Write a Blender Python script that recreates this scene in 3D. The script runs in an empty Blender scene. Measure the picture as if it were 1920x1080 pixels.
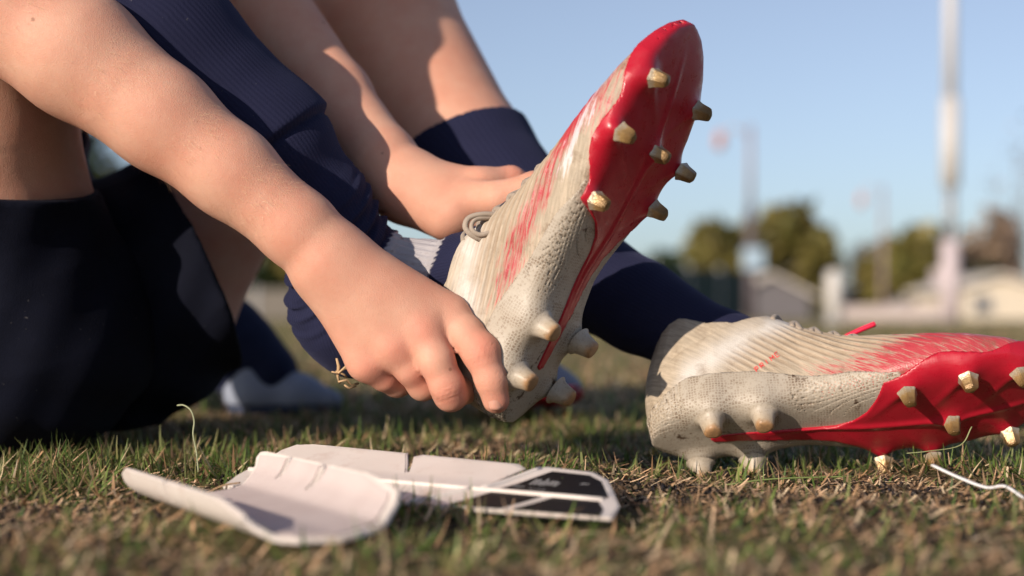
import bpy, bmesh, math, random
import numpy as np
from mathutils import Vector, Matrix
rng = np.random.default_rng(7)
random.seed(7)
S = bpy.context.scene
COL = S.collection
R = math.radians

# ------------------------------------------------------------ camera, sky, sun, exposure
FPX, HOR, HC = 50 / 36 * 1920, 595.0, 92.0          # pixels, horizon row, camera height (mm)
cam = bpy.data.cameras.new('camera'); cam_o = bpy.data.objects.new('camera', cam); COL.objects.link(cam_o)
cam.lens = 50; cam.sensor_width = 36; cam.shift_y = 55 / 1920
cam_o.location = (0, 0, HC / 1000); cam_o.rotation_euler = (R(90), 0, 0)
cam.clip_start = 0.02; cam.clip_end = 3000
cam.dof.use_dof = True; cam.dof.focus_distance = 0.812; cam.dof.aperture_fstop = 4.0
S.camera = cam_o
SUN = Vector((-0.61, -0.70, 0.32)).normalized()
w = bpy.data.worlds.new('World'); S.world = w; w.use_nodes = True
nt = w.node_tree; bg = nt.nodes['Background']
sky = nt.nodes.new('ShaderNodeTexSky'); sky.sky_type = 'NISHITA'; sky.sun_disc = False
sky.sun_elevation = math.asin(SUN.z); sky.sun_rotation = math.atan2(SUN.x, SUN.y)
sky.air_density = 1.0; sky.dust_density = .8; sky.ozone_density = 5.0
hs = nt.nodes.new('ShaderNodeHueSaturation'); hs.inputs['Saturation'].default_value = .66; hs.inputs['Hue'].default_value = .505; nt.links.new(sky.outputs[0], hs.inputs['Color']); nt.links.new(hs.outputs[0], bg.inputs[0]); bg.inputs[1].default_value = 0.10
sl = bpy.data.lights.new('sun', 'SUN'); so = bpy.data.objects.new('sun', sl); COL.objects.link(so)
sl.energy = 4.2; sl.angle = R(0.6); sl.color = (1.0, 0.865, 0.71)
so.rotation_euler = SUN.to_track_quat('Z', 'Y').to_euler(); so.location = (-3, -3, 3)
S.view_settings.view_transform = 'Standard'; S.view_settings.look = 'None'
S.view_settings.exposure = 0.4; S.view_settings.gamma = 1; S.view_settings.use_curve_mapping = False
S.render.engine = 'CYCLES'

# ------------------------------------------------------------ helpers
def P(px, py, Y):                                    # pixel of the 1920x1080 photograph + distance (mm) -> point (mm)
    return np.array([(px - 960) / FPX * Y, Y, HC - (py - HOR) / FPX * Y])

def link(name, me, mat=None, parent=None, smooth=True):
    o = bpy.data.objects.new(name, me); COL.objects.link(o)
    if mat is not None and len(me.materials) == 0: me.materials.append(mat)
    if parent is not None: o.parent = parent
    if smooth: me.shade_smooth()
    return o
def tag(o, label, cat, group=None, kind=None):
    if label: o['label'] = label
    if cat: o['category'] = cat
    if group: o['group'] = group
    if kind: o['kind'] = kind
    return o
def empty(name, loc=(0, 0, 0)):
    o = bpy.data.objects.new(name, None); COL.objects.link(o); o.location = loc; o.empty_display_size = .02
    return o
def mesh_np(name, V, F, scale=0.001):
    me = bpy.data.meshes.new(name)
    V = np.asarray(V, dtype=np.float64) * scale
    if isinstance(F, np.ndarray):
        n, k = F.shape
        me.vertices.add(len(V)); me.vertices.foreach_set('co', V.astype(np.float32).ravel())
        me.loops.add(n * k); me.loops.foreach_set('vertex_index', F.astype(np.int32).ravel())
        me.polygons.add(n); me.polygons.foreach_set('loop_start', (np.arange(n) * k).astype(np.int32))
        me.update(calc_edges=True); me.validate()
    else:
        me.from_pydata([tuple(v) for v in V], [], [tuple(f) for f in F]); me.update()
    return me
def attr(me, name, vals):
    a = me.attributes.new(name, 'FLOAT', 'POINT'); a.data.foreach_set('value', np.asarray(vals, dtype=np.float32))
def attrc(me, name, vals):
    a = me.attributes.new(name, 'FLOAT_COLOR', 'POINT')
    c = np.ones((len(vals), 4), np.float32); c[:, :3] = vals; a.data.foreach_set('color', c.ravel())

def surf_nets(f, lo, hi, h, B=12, slack=1.6, proj=2):
    """surface of f(P, lo, hi) = 0 over blocks near it; returns verts, quads (all in mm)"""
    lo = np.array(lo, float); hi = np.array(hi, float)
    nb = np.ceil((hi - lo) / (B * h)).astype(int)
    g = np.stack(np.meshgrid(*[np.arange(n) for n in nb], indexing='ij'), -1).reshape(-1, 3)
    keep = []
    for c in np.array_split(g, max(1, len(g) // 4000)):
        ctr = lo + (c + .5) * B * h
        d = f(ctr, ctr.min(0) - 400, ctr.max(0) + 400)
        keep.append(c[np.abs(d) < B * h * .87 * slack + h])
    g = np.concatenate(keep)
    g = g[np.lexsort((g[:, 2] // 4, g[:, 1] // 4, g[:, 0] // 4))]
    ax = np.arange(B + 1)
    off = np.stack(np.meshgrid(ax, ax, ax, indexing='ij'), -1)
    N = nb * B + 4
    def key(ijk): return (ijk[..., 0] * N[1] + ijk[..., 1]) * N[2] + ijk[..., 2]
    VK, VP, Q = [], [], []
    for c in np.array_split(g, max(1, len(g) // 40)):
        if len(c) == 0: continue
        ijk = c[:, None, None, None, :] * B + off[None]
        pts = lo + ijk * h
        fl = pts.reshape(-1, 3)
        d = f(fl, fl.min(0), fl.max(0)).reshape(pts.shape[:-1])
        s = d < 0
        cs = [s[:, a:B + a, b:B + b, e:B + e] for a in (0, 1) for b in (0, 1) for e in (0, 1)]
        n_in = sum(x.astype(int) for x in cs)
        act = (n_in > 0) & (n_in < 8)
        idx = np.argwhere(act)
        if len(idx) == 0: continue
        bi, i, j, k = idx.T
        acc = np.zeros((len(idx), 3)); cnt = np.zeros(len(idx))
        for a in range(3):
            o1, o2 = [q for q in range(3) if q != a]
            for u in (0, 1):
                for v in (0, 1):
                    p0 = np.zeros(3, int); p0[o1] = u; p0[o2] = v
                    p1 = p0.copy(); p1[a] = 1
                    d0 = d[bi, i + p0[0], j + p0[1], k + p0[2]]; d1 = d[bi, i + p1[0], j + p1[1], k + p1[2]]
                    m = (d0 < 0) != (d1 < 0)
                    t = np.where(m, d0 / np.where(m, d0 - d1, 1), 0)
                    pos = np.broadcast_to(p0.astype(float), (len(idx), 3)).copy(); pos[:, a] = t
                    acc += pos * m[:, None]; cnt += m
        base = ijk[bi, i, j, k]
        VP.append(lo + (base + acc / cnt[:, None]) * h); VK.append(key(base + 2))
        for a in range(3):
            o1, o2 = [q for q in range(3) if q != a]
            A0 = s[:, :B, :B, :B]
            sl_ = [slice(0, B)] * 3; sl_[a] = slice(1, B + 1)
            A1 = s[(slice(None),) + tuple(sl_)]
            e = np.argwhere(A0 != A1)
            if len(e) == 0: continue
            bb = ijk[e[:, 0], e[:, 1], e[:, 2], e[:, 3]] + 2
            e1 = np.zeros(3, int); e1[o1] = 1; e2 = np.zeros(3, int); e2[o2] = 1
            q = np.stack([key(bb - e1 - e2), key(bb - e2), key(bb), key(bb - e1)], 1)
            inside0 = A0[e[:, 0], e[:, 1], e[:, 2], e[:, 3]]
            flip = inside0 if a != 1 else ~inside0
            q[~flip] = q[~flip][:, ::-1]
            Q.append(q)
    VK = np.concatenate(VK); VP = np.concatenate(VP); Q = np.concatenate(Q)
    o = np.argsort(VK); VK = VK[o]; VP = VP[o]
    ii = np.searchsorted(VK, Q); ii = np.clip(ii, 0, len(VK) - 1)
    ok = (VK[ii] == Q).all(1); F = ii[ok]
    e = h * .3
    for _ in range(proj):
        parts = []
        for c in np.array_split(np.arange(len(VP)), max(1, len(VP) // 30000)):
            p = VP[c]; lo_, hi_ = p.min(0), p.max(0)
            d = f(p, lo_, hi_)
            gr = np.stack([f(p + np.eye(3)[q] * e, lo_, hi_) - f(p - np.eye(3)[q] * e, lo_, hi_) for q in range(3)], 1) / (2 * e)
            g2 = (gr ** 2).sum(1)
            st = gr * (d / np.maximum(g2, .25))[:, None]
            ln = np.linalg.norm(st, axis=1); st *= np.minimum(1, .6 * h / np.maximum(ln, 1e-9))[:, None]
            parts.append(p - st)
        VP = np.concatenate(parts)
    return VP, F

def cap(p, a, b, ra, rb):
    ab = b - a; L2 = ab @ ab + 1e-9
    t = np.clip(((p - a) @ ab) / L2, 0, 1)
    return np.linalg.norm(p - a - t[:, None] * ab, axis=1) - (ra + (rb - ra) * t)
def smin(a, b, k):
    hh = np.maximum(k - np.abs(a - b), 0) / k
    return np.minimum(a, b) - hh * hh * k * .25
def chain(pts):                                       # [(P, r), ...] -> capsule prims
    return [(a[0], b[0], a[1], b[1]) for a, b in zip(pts[:-1], pts[1:])]
def eval_prims(p, lo, hi, prims, k):
    d = np.full(len(p), 1e3)
    for a, b, ra, rb in prims:
        r = max(ra, rb) + 26
        if (np.minimum(a, b) - r > hi).any() or (np.maximum(a, b) + r < lo).any(): continue
        d = smin(d, cap(p, a, b, ra, rb), k)
    return d
def blend_fn(trunk, limbs, k, kl):
    def f(p, lo, hi):
        t = eval_prims(p, lo, hi, trunk, k); out = t
        for L in limbs:
            l = eval_prims(p, lo, hi, L, 5)
            if (l < 900).any(): out = np.minimum(out, smin(t, l, kl))
        return out
    return f
def bbox(prims, m=15):
    A = np.array([x for q in prims for x in (q[0] - max(q[2:]), q[1] - max(q[2:]), q[0] + max(q[2:]), q[1] + max(q[2:]))])
    return A.min(0) - m, A.max(0) + m
def sstep(a, b, x):
    t = np.clip((x - a) / (b - a), 0, 1); return t * t * (3 - 2 * t)
def tube(pts, r, n=8, closed_caps=True, flat=1.0):
    """tube along pts (mm), r scalar or list"""
    pts = np.array(pts, float); m = len(pts); r = np.broadcast_to(r, m)
    T = np.gradient(pts, axis=0); T /= np.linalg.norm(T, axis=1)[:, None] + 1e-9
    up = np.array([0, 0, 1.]);
    if abs(T[0] @ up) > .9: up = np.array([0, 1., 0])
    V = []
    u = np.cross(T[0], up); u /= np.linalg.norm(u)
    for i in range(m):
        u = u - T[i] * (u @ T[i]); u /= np.linalg.norm(u); v = np.cross(T[i], u)
        for j in range(n):
            a = 2 * math.pi * j / n
            V.append(pts[i] + r[i] * (math.cos(a) * u + flat * math.sin(a) * v))
    F = [(i * n + j, i * n + (j + 1) % n, (i + 1) * n + (j + 1) % n, (i + 1) * n + j) for i in range(m - 1) for j in range(n)]
    F += [tuple(range(n))[::-1], tuple((m - 1) * n + j for j in range(n))]
    return V, F
def spline(pts, n=8):
    pts = [np.array(p, float) for p in pts]; q = [2 * pts[0] - pts[1]] + pts + [2 * pts[-1] - pts[-2]]; out = []
    for i in range(1, len(q) - 2):
        for t in np.linspace(0, 1, n, endpoint=False):
            a, b, c, d = q[i - 1:i + 3]
            out.append(.5 * (2 * b + (c - a) * t + (2 * a - 5 * b + 4 * c - d) * t * t + (3 * b - a - 3 * c + d) * t ** 3))
    out.append(pts[-1]); return np.array(out)
def merge(parts):
    V, F, o = [], [], 0
    for v, f in parts:
        V += [tuple(x) for x in v]; F += [tuple(i + o for i in q) for q in f]; o += len(v)
    return V, F
def box(x0, x1, y0, y1, z0, z1):
    V = [(x, y, z) for x in (x0, x1) for y in (y0, y1) for z in (z0, z1)]
    return V, [(0, 1, 3, 2), (4, 6, 7, 5), (0, 4, 5, 1), (2, 3, 7, 6), (0, 2, 6, 4), (1, 5, 7, 3)]

# ------------------------------------------------------------ materials
class M:
    def __init__(s, name, color=(.5, .5, .5), rough=.6, spec=.5, sheen=0, sss=0, coat=0, metal=0):
        s.m = bpy.data.materials.new(name); s.m.use_nodes = True; s.t = s.m.node_tree
        s.b = s.t.nodes['Principled BSDF']; s.set('Base Color', (*color, 1)); s.set('Roughness', rough)
        s.set('Specular IOR Level', spec); s.set('Sheen Weight', sheen); s.set('Metallic', metal); s.set('Coat Weight', coat)
        if sss:
            s.set('Subsurface Weight', sss); s.b.inputs['Subsurface Radius'].default_value = (1, .35, .2); s.set('Subsurface Scale', .006)
    def set(s, k, v): s.b.inputs[k].default_value = v
    def n(s, typ, **kw):
        x = s.t.nodes.new(typ)
        for k, v in kw.items():
            if k.startswith('i_'):
                key = k[2:]; key = int(key) if key.isdigit() else key.replace('_', ' ')
                if isinstance(v, bpy.types.NodeSocket): s.t.links.new(v, x.inputs[key])
                else: x.inputs[key].default_value = v
            else: setattr(x, k, v)
        return x
    def l(s, a, b): s.t.links.new(a, b)
    def coord(s, scale=(1, 1, 1)):
        c = s.n('ShaderNodeTexCoord').outputs['Object']
        return s.n('ShaderNodeMapping', i_Vector=c, i_Scale=scale).outputs[0]
    def noise(s, vec, scale, detail=4, rough=.5):
        return s.n('ShaderNodeTexNoise', i_Vector=vec, i_Scale=scale, i_Detail=detail, i_Roughness=rough).outputs['Fac']
    def ramp(s, fac, stops):
        r = s.n('ShaderNodeValToRGB', i_Fac=fac).color_ramp
        while len(r.elements) < len(stops): r.elements.new(.5)
        for e, (p, c) in zip(r.elements, stops): e.position = p; e.color = (*c, 1) if len(c) == 3 else c
        return s.t.nodes[-1].outputs[0]
    def mix(s, fac, a, b, typ='MIX'):
        x = s.n('ShaderNodeMix', data_type='RGBA', blend_type=typ)
        for sock, v in ((x.inputs[0], fac), (x.inputs[6], a), (x.inputs[7], b)):
            if isinstance(v, bpy.types.NodeSocket): s.l(v, sock)
            elif isinstance(v, (int, float)): sock.default_value = v
            else: sock.default_value = (*v, 1)
        return x.outputs[2]
    def math(s, op, a, b=0.0, c=0.0, clamp=False):
        x = s.n('ShaderNodeMath', operation=op, use_clamp=clamp)
        for q, v in zip(x.inputs, (a, b, c)):
            if isinstance(v, bpy.types.NodeSocket): s.l(v, q)
            else: q.default_value = v
        return x.outputs[0]
    def at(s, name, out='Fac'): return s.n('ShaderNodeAttribute', attribute_name=name).outputs[out]
    def bump(s, hgt, strength=.5, dist=.001, prev=None):
        x = s.n('ShaderNodeBump', i_Height=hgt, i_Strength=strength, i_Distance=dist)
        if prev is not None: s.l(prev, x.inputs['Normal'])
        return x.outputs[0]
    def base(s, v): s.l(v, s.b.inputs['Base Color'])
    def normal(s, v): s.l(v, s.b.inputs['Normal'])

def skin_mat(name, c=(.60, .315, .222)):
    m = M(name, c, rough=.5, spec=.28, sss=.22)
    v = m.coord()
    a = m.noise(v, 28, 5, .6); b = m.noise(v, 190, 4, .6)
    col = m.mix(m.ramp(a, [(.35, (0, 0, 0)), (.68, (1, 1, 1))]), tuple(x * k for x, k in zip(c, (1.06, 1.13, 1.15))), tuple(x * k for x, k in zip(c, (.98, .84, .82))))
    col = m.mix(m.math('MULTIPLY', b, .35), col, tuple(x * .85 for x in c))
    col = m.mix(m.math('MULTIPLY', m.at('flush'), .5), col, (c[0] * .98, c[1] * .55, c[2] * .55))
    # a few moles
    vo = m.n('ShaderNodeTexVoronoi', i_Vector=v, i_Scale=24.0, i_Randomness=1.0).outputs['Distance']
    mole = m.ramp(vo, [(.022, (1, 1, 1)), (.035, (0, 0, 0))])
    col = m.mix(m.math('MULTIPLY', mole, .55), col, (.17, .07, .04))
    m.base(col)
    vv = m.n('ShaderNodeTexVoronoi', i_Vector=v, i_Scale=900.0, feature='DISTANCE_TO_EDGE').outputs['Distance']
    nb = m.bump(vv, .4, .0006); nb = m.bump(m.noise(v, 160, 5, .65), .22, .0010, nb)
    nb = m.bump(m.at('crease'), .35, .0009, nb); m.normal(nb)
    m.l(m.ramp(m.noise(v, 60, 3), [(.3, (.5,) * 3), (.7, (.66,) * 3)]), m.b.inputs['Roughness'])
    return m.m
SKIN = skin_mat('skin')
def cloth_mat(name, c, rib=0.0, weave=1500., sheen=.25, mottled=.3, vc=False, amp=.6):
    m = M(name, c, rough=.88, spec=.15, sheen=sheen)
    m.b.inputs['Sheen Tint'].default_value = (*[min(1, x * 6 + .1) for x in c], 1); m.set('Sheen Roughness', .45)
    v = m.coord()
    base = m.at('Col', 'Color') if vc else None
    n1 = m.noise(v, 70, 4)
    cloth_tone = m.mix(n1, tuple(x * .75 for x in c), tuple(x * 1.35 for x in c))  # random mottling of the cloth colour
    if vc: cloth_tone = m.mix(mottled, base, m.mix(1.0, base, m.mix(n1, (.6, .6, .6), (1.4, 1.4, 1.4)), 'MULTIPLY'))
    ww = m.n('ShaderNodeTexNoise', i_Vector=v, i_Scale=weave, i_Detail=2.0).outputs['Fac']
    lint = m.ramp(m.noise(v, 420, 2), [(.74, (0, 0, 0)), (.80, (1, 1, 1))])
    cloth_tone = m.mix(m.math('MULTIPLY', lint, .16), cloth_tone, (.45, .42, .40))
    m.base(cloth_tone)
    nb = m.bump(ww, .5, .0006)
    if rib:
        s_ = m.math('SINE', m.math('MULTIPLY', m.at('rib'), rib))
        nb = m.bump(s_, amp, .0008, nb)
    m.normal(nb)
    return m.m
NAVY = (.014, .0155, .042)
SOCKM = cloth_mat('sock_knit', NAVY, rib=6.283, vc=True, amp=.18, sheen=.16)
SHORTM = cloth_mat('shorts_cloth', (.0035, .0045, .012), sheen=.03)  # dark navy taken near black, standing in for shade on the shorts
JERSM = cloth_mat('jersey_cloth', (.006, .008, .025), sheen=.08)

# ------------------------------------------------------------ ground
def zg(x, y):                                        # gentle lumps (m)
    return .003 * np.sin(x * 23 + 1.3) * np.sin(y * 17) + .002 * np.sin(x * 61 + y * 43) - .003
def ground():
    m = M('turf_soil', (.1, .08, .05), rough=.95, spec=.2)
    g = m.n('ShaderNodeNewGeometry').outputs['Position']
    n1 = m.noise(g, 9, 6, .65); n2 = m.noise(g, 300, 5, .7); n3 = m.noise(g, .35, 4)
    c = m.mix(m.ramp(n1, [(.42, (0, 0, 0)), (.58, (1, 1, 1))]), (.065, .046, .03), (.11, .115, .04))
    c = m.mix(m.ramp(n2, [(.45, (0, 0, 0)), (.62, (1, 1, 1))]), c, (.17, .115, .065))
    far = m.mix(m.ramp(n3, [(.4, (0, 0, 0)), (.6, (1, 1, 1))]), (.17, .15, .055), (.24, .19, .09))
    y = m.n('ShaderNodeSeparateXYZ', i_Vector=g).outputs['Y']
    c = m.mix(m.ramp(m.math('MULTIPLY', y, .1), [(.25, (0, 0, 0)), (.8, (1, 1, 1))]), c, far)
    m.base(c)
    m.normal(m.bump(m.noise(g, 220, 5, .7), .9, .006))
    xs = np.concatenate([[-900, -60, -12, -4], np.linspace(-1.6, 1.6, 161), [4, 12, 60, 900]])
    ys = np.concatenate([[-900, -60, -8, -1], np.linspace(.2, 3.2, 151), [5, 9, 20, 60, 200, 1500]])
    X, Y = np.meshgrid(xs, ys, indexing='ij')
    fade = np.clip(1.6 - np.abs(X), 0, .3) / .3 * np.clip(3.2 - Y, 0, .5) / .5 * np.clip(Y - .2, 0, .2) / .2
    Z = zg(X, Y) * fade
    V = np.stack([X, Y, Z], -1).reshape(-1, 3); n = len(ys)
    i, j = np.meshgrid(np.arange(len(xs) - 1), np.arange(n - 1), indexing='ij'); a = (i * n + j).ravel()
    F = np.stack([a, a + n, a + n + 1, a + 1], 1)
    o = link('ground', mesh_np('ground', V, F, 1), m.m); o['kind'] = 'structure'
ground()

# ------------------------------------------------------------ the person: body
def Pr(px, py, Y, r): return (P(px, py, Y), r)
RL = [Pr(-20, 520, 950, 80), Pr(-45, 230, 905, 61), Pr(-70, -230, 850, 50), Pr(120, -60, 850, 44), Pr(300, 90, 858, 43),
      Pr(500, 285, 868, 40), Pr(600, 400, 870, 31), Pr(662, 505, 872, 30)]        # right leg to ankle
RR_ = np.array([[0.4439, 0.5285, -0.7236], [-0.1955, 0.8452, 0.4974], [0.8745, -0.0793, 0.4785]]); tR = np.array((-2.77, 818.09, 29.02))
def WR(x, y, z): return RR_ @ np.array([x, y, z], float) + tR
RF = [Pr(640, 560, 872, 30), Pr(668, 600, 874, 32), Pr(785, 545, 868, 27), (WR(66, 0, 64), 22), (WR(104, 0, 42), 21), (WR(150, 0, 26), 17)]
LL = [Pr(255, 580, 1090, 70), Pr(432, 300, 1110, 58), Pr(600, -60, 1120, 56), Pr(720, 40, 1110, 56), Pr(872, 285, 1060, 49),
      Pr(1022, 475, 985, 41), Pr(1208, 580, 925, 27.5)]
RF_ = np.array([[0.981, 0.1909, 0.0219], [-0.1651, 0.7613, 0.6113], [0.1021, -0.6033, 0.7783]]); tF = np.array((81.8, 860.39, 16.0))
def WF(x, y, z): return RF_ @ np.array([x, y, z], float) + tF
LF = [(WF(24, 0, 86), 23), (WF(52, 0, 66), 20.5), (WF(100, 0, 36), 18), (WF(170, 0, 22), 15)]
A_ = lambda x, y, z, r: (np.array([x, y, z], float), r)
TORSO = [Pr(40, 600, 1060, 84), Pr(-130, 100, 1090, 74), A_(-350, 1040, 450, 86), A_(-310, 1015, 540, 74)]
NARM = [A_(-275, 925, 530, 46), Pr(-70, -80, 812, 39), Pr(0, 5, 805, 36), Pr(150, 105, 802, 35), Pr(304, 222, 800, 29),
        Pr(432, 322, 800, 24.8), Pr(560, 430, 800, 21), Pr(625, 490, 801, 20)]  # unseen shoulder brought forward so the upper arm shades the far leg
FARM = [A_(-270, 1120, 530, 44), Pr(330, -230, 1060, 34), Pr(470, -40, 1010, 28), Pr(628, 180, 950, 23.5), Pr(718, 304, 915, 22), Pr(758, 355, 905, 20.5)]
HEADL = [A_(-310, 1015, 560, 40), A_(-270, 1000, 640, 42), A_(-235, 985, 720, 86)]
# near hand: metacarpals and web, back of the hand to the camera
PALM = chain([Pr(625, 490, 801, 20), Pr(840, 592, 803, 12.5)]) + chain([Pr(625, 490, 801, 19.5), Pr(790, 615, 796, 13)]) + \
       chain([Pr(620, 505, 802, 19), Pr(740, 648, 797, 12.5)]) + chain([Pr(614, 512, 804, 17), Pr(690, 676, 804, 12)]) + \
       chain([Pr(700, 560, 805, 18), Pr(760, 610, 808, 15)])
FING = [
    chain([Pr(834, 592, 804, 12), Pr(872, 626, 796, 10.4), Pr(902, 662, 789, 10)]) + chain([Pr(902, 664, 789, 9.6), Pr(921, 712, 788, 8.8)]) + chain([Pr(921, 712, 788, 8.8), Pr(930, 750, 790, 7.6)]),
    chain([Pr(790, 615, 796, 12.6), Pr(818, 676, 789, 10.0), Pr(838, 722, 790, 9.6), Pr(845, 740, 794, 9.2)]) + chain([Pr(845, 740, 794, 9.2), Pr(868, 730, 812, 8.6)]) + chain([Pr(868, 728, 812, 8.6), Pr(885, 712, 828, 7.6)]),
    chain([Pr(740, 648, 797, 12), Pr(770, 690, 799, 9.3), Pr(793, 722, 806, 8.6)]) + chain([Pr(793, 722, 806, 8.6), Pr(818, 714, 822, 8.2)]) + chain([Pr(818, 714, 822, 8.2), Pr(845, 698, 834, 7.4)]),
    chain([Pr(690, 676, 804, 11.6), Pr(722, 704, 810, 8.8), Pr(744, 718, 817, 8.0)]) + chain([Pr(744, 718, 817, 8.0), Pr(772, 712, 828, 7.6)]) + chain([Pr(772, 712, 828, 7.4), Pr(800, 700, 836, 6.8)]),
    chain([Pr(690, 545, 812, 14), Pr(755, 590, 826, 12)]) + chain([Pr(755, 590, 826, 11), Pr(815, 625, 838, 10)]) + chain([Pr(815, 625, 838, 10), Pr(850, 640, 846, 8.5)]),
]
# far hand laid on the instep, fingers passing behind the boot
PALM2 = chain([Pr(752, 352, 905, 20), Pr(838, 408, 888, 14)]) + chain([Pr(775, 350, 905, 19), Pr(905, 352, 893, 12)]) + chain([Pr(775, 345, 905, 19), Pr(870, 385, 885, 13)]) + \
        chain([Pr(775, 350, 905, 19), Pr(850, 400, 884, 12)]) + chain([Pr(780, 360, 904, 17), Pr(838, 405, 888, 11)])
FING2 = [
    chain([Pr(880, 375, 885, 13), Pr(935, 372, 872, 10.5), Pr(1000, 352, 868, 9.5)]) + chain([Pr(1000, 352, 868, 9.5), Pr(1050, 330, 888, 8.5)]),
    chain([Pr(900, 350, 892, 12), Pr(958, 340, 900, 9.5)]) + chain([Pr(958, 340, 900, 9.5), Pr(1010, 365, 915, 8.5)]),
    chain([Pr(890, 365, 895, 11), Pr(940, 370, 915, 9)]) + chain([Pr(940, 370, 915, 9), Pr(990, 400, 925, 8)]),
    chain([Pr(855, 398, 884, 12), Pr(900, 415, 886, 9)]) + chain([Pr(900, 415, 886, 9), Pr(935, 425, 893, 8)]),
    chain([Pr(840, 400, 888, 11), Pr(865, 420, 888, 9), Pr(900, 430, 895, 7.5)]),
]
def shrink(c, d, i0, i1): return [(p, r - d if i0 <= i <= i1 else r) for i, (p, r) in enumerate(c)]
trunk = chain(shrink(RL, 3.5, 3, 9)) + chain(shrink(RF, 4, 0, 9)) + chain(shrink(LL, 3.5, 4, 9) + shrink(LF, 4, 0, 9)) + \
        chain(TORSO) + chain(NARM) + chain(FARM) + chain(HEADL) + PALM + PALM2 + \
        chain([TORSO[0], RL[0]]) + chain([TORSO[0], LL[0]]) + chain([TORSO[3], NARM[0]]) + chain([TORSO[3], FARM[0]])
# knit the trunk in separate smooth groups so that limbs which only touch do not fuse
GROUPS = [chain(NARM) + PALM, chain(FARM) + PALM2, chain(shrink(RL, 3.5, 3, 9)) + chain(shrink(RF, 4, 0, 9)),
          chain(shrink(LL, 3.5, 4, 9) + shrink(LF, 4, 0, 9)),
          chain(TORSO) + chain(HEADL) + chain([TORSO[3], NARM[0]]) + chain([TORSO[3], FARM[0]]) + chain([TORSO[0], RL[0]]) + chain([TORSO[0], LL[0]])]
KN = [(838, 588, 799, .6), (796, 620, 785, 1), (746, 654, 787, .9), (697, 686, 795, .9), (905, 660, 782, 1), (842, 738, 785, .9), (788, 714, 789, .9), (735, 714, 799, .9),
      (934, 758, 787, .8), (958, 330, 895, .9), (940, 372, 870, .5), (905, 350, 890, .5)]
KNP = [(P(a, b, c), s_) for a, b, c, s_ in KN]
def bodyf(p, lo, hi):
    out = np.full(len(p), 1e3)
    gs = []
    for gi, g in enumerate(GROUPS):
        d = eval_prims(p, lo, hi, g, 9)
        if gi in (0, 1):
            t = d
            for L in (FING if gi == 0 else FING2):
                l = eval_prims(p, lo, hi, L, 3)
                if (l < 900).any(): d = np.minimum(d, smin(t, l, 4.5))
            if gi == 0:
                for k_, (q, s_) in enumerate(KNP[:8]):
                    if k_ in (2, 3, 5, 6, 7): continue
                    if (q > hi + 20).any() or (q < lo - 20).any(): continue
                    d = smin(d, np.linalg.norm(p - q - np.array([0, 9.2, 0]), axis=1) - (7.6 if k_ < 4 else 8.6), 6)
        out = smin(out, d, 2.5) if gi < 4 else smin(out, d, 14)
    return out
lo, hi = bbox(trunk)
V, F = surf_nets(bodyf, lo, hi, 2.0)
print('body', len(V))
person = empty('person', (P(60, 760, 1000)[0] / 1000, 1.0, 0))
tag(person, 'player in navy kit sitting on the turf, both hands gripping the lifted boot', 'person')
def under(o, par):                                   # keep world place while parenting to an unrotated empty
    o.parent = par; o.matrix_parent_inverse = Matrix.Translation(-par.location); return o
me = mesh_np('body', V, F)
fl = np.zeros(len(V)); cr = np.zeros(len(V))
for q, s_ in KNP:
    d = np.linalg.norm(V - q, axis=1); fl = np.maximum(fl, s_ * np.exp(-(d / 10) ** 2))
# creases across the finger joints
for c, ax_, amp in [((904, 664, 782), (16, 52), 1), ((922, 712, 780), (5, 50), .8), ((842, 735, 785), (20, 50), .8), ((958, 332, 895), (60, 10), .7)]:
    q = P(*c); ax3 = np.array([ax_[0], 0, -ax_[1]], float); ax3 /= np.linalg.norm(ax3)
    s1 = (V - q) @ ax3; d = np.linalg.norm(V - q, axis=1)
    for o_ in (-3.2, -1, 1.4, 3.4): cr -= amp * np.exp(-((s1 - o_) / .7) ** 2) * np.exp(-(d / 11) ** 2)
attr(me, 'flush', fl); attr(me, 'crease', cr)
body = under(link('body', me, SKIN), person)

# fingernail of the index finger
def nail(c, along, out, L, W_):
    c = np.array(c); a = np.array(along, float); a /= np.linalg.norm(a); n_ = np.array(out, float); n_ -= a * (n_ @ a); n_ /= np.linalg.norm(n_); s_ = np.cross(a, n_)
    V, F = [], []; nu, nv = 9, 9
    for k in (0, 1):
        for i in range(nu):
            for j in range(nv):
                u = i / (nu - 1) * 2 - 1; v = j / (nv - 1) * 2 - 1
                uu = u * math.sqrt(1 - v * v / 2); vv = v * math.sqrt(1 - u * u / 2)
                uu = .55 * u + .45 * uu; vv = .6 * v + .4 * vv
                V.append(c + a * uu * L / 2 + s_ * vv * W_ / 2 - n_ * (vv * vv * W_ * .26 + max(0, uu) ** 2 * .5 + k * .9))
    for k in (0, 1):
        for i in range(nu - 1):
            for j in range(nv - 1):
                q = [k * nu * nv + i * nv + j, k * nu * nv + (i + 1) * nv + j, k * nu * nv + (i + 1) * nv + j + 1, k * nu * nv + i * nv + j + 1]
                F.append(q if k == 0 else q[::-1])
    ring = [i * nv for i in range(nu)] + [(nu - 1) * nv + j for j in range(1, nv)] + [i * nv + nv - 1 for i in range(nu - 2, -1, -1)] + [j for j in range(nv - 2, 0, -1)]
    for a_, b_ in zip(ring, ring[1:] + ring[:1]): F.append((a_, a_ + nu * nv, b_ + nu * nv, b_))
    return V, F
NAILM = M('nail', (.56, .27, .20), rough=.38, spec=.4, sss=.2).m
v, f_ = nail(P(932, 751, 782.2), (4, 0, -50), (.25, -1, .05), 10.5, 9.0)
under(link('fingernail', mesh_np('fingernail', v, f_), NAILM), person)

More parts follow.
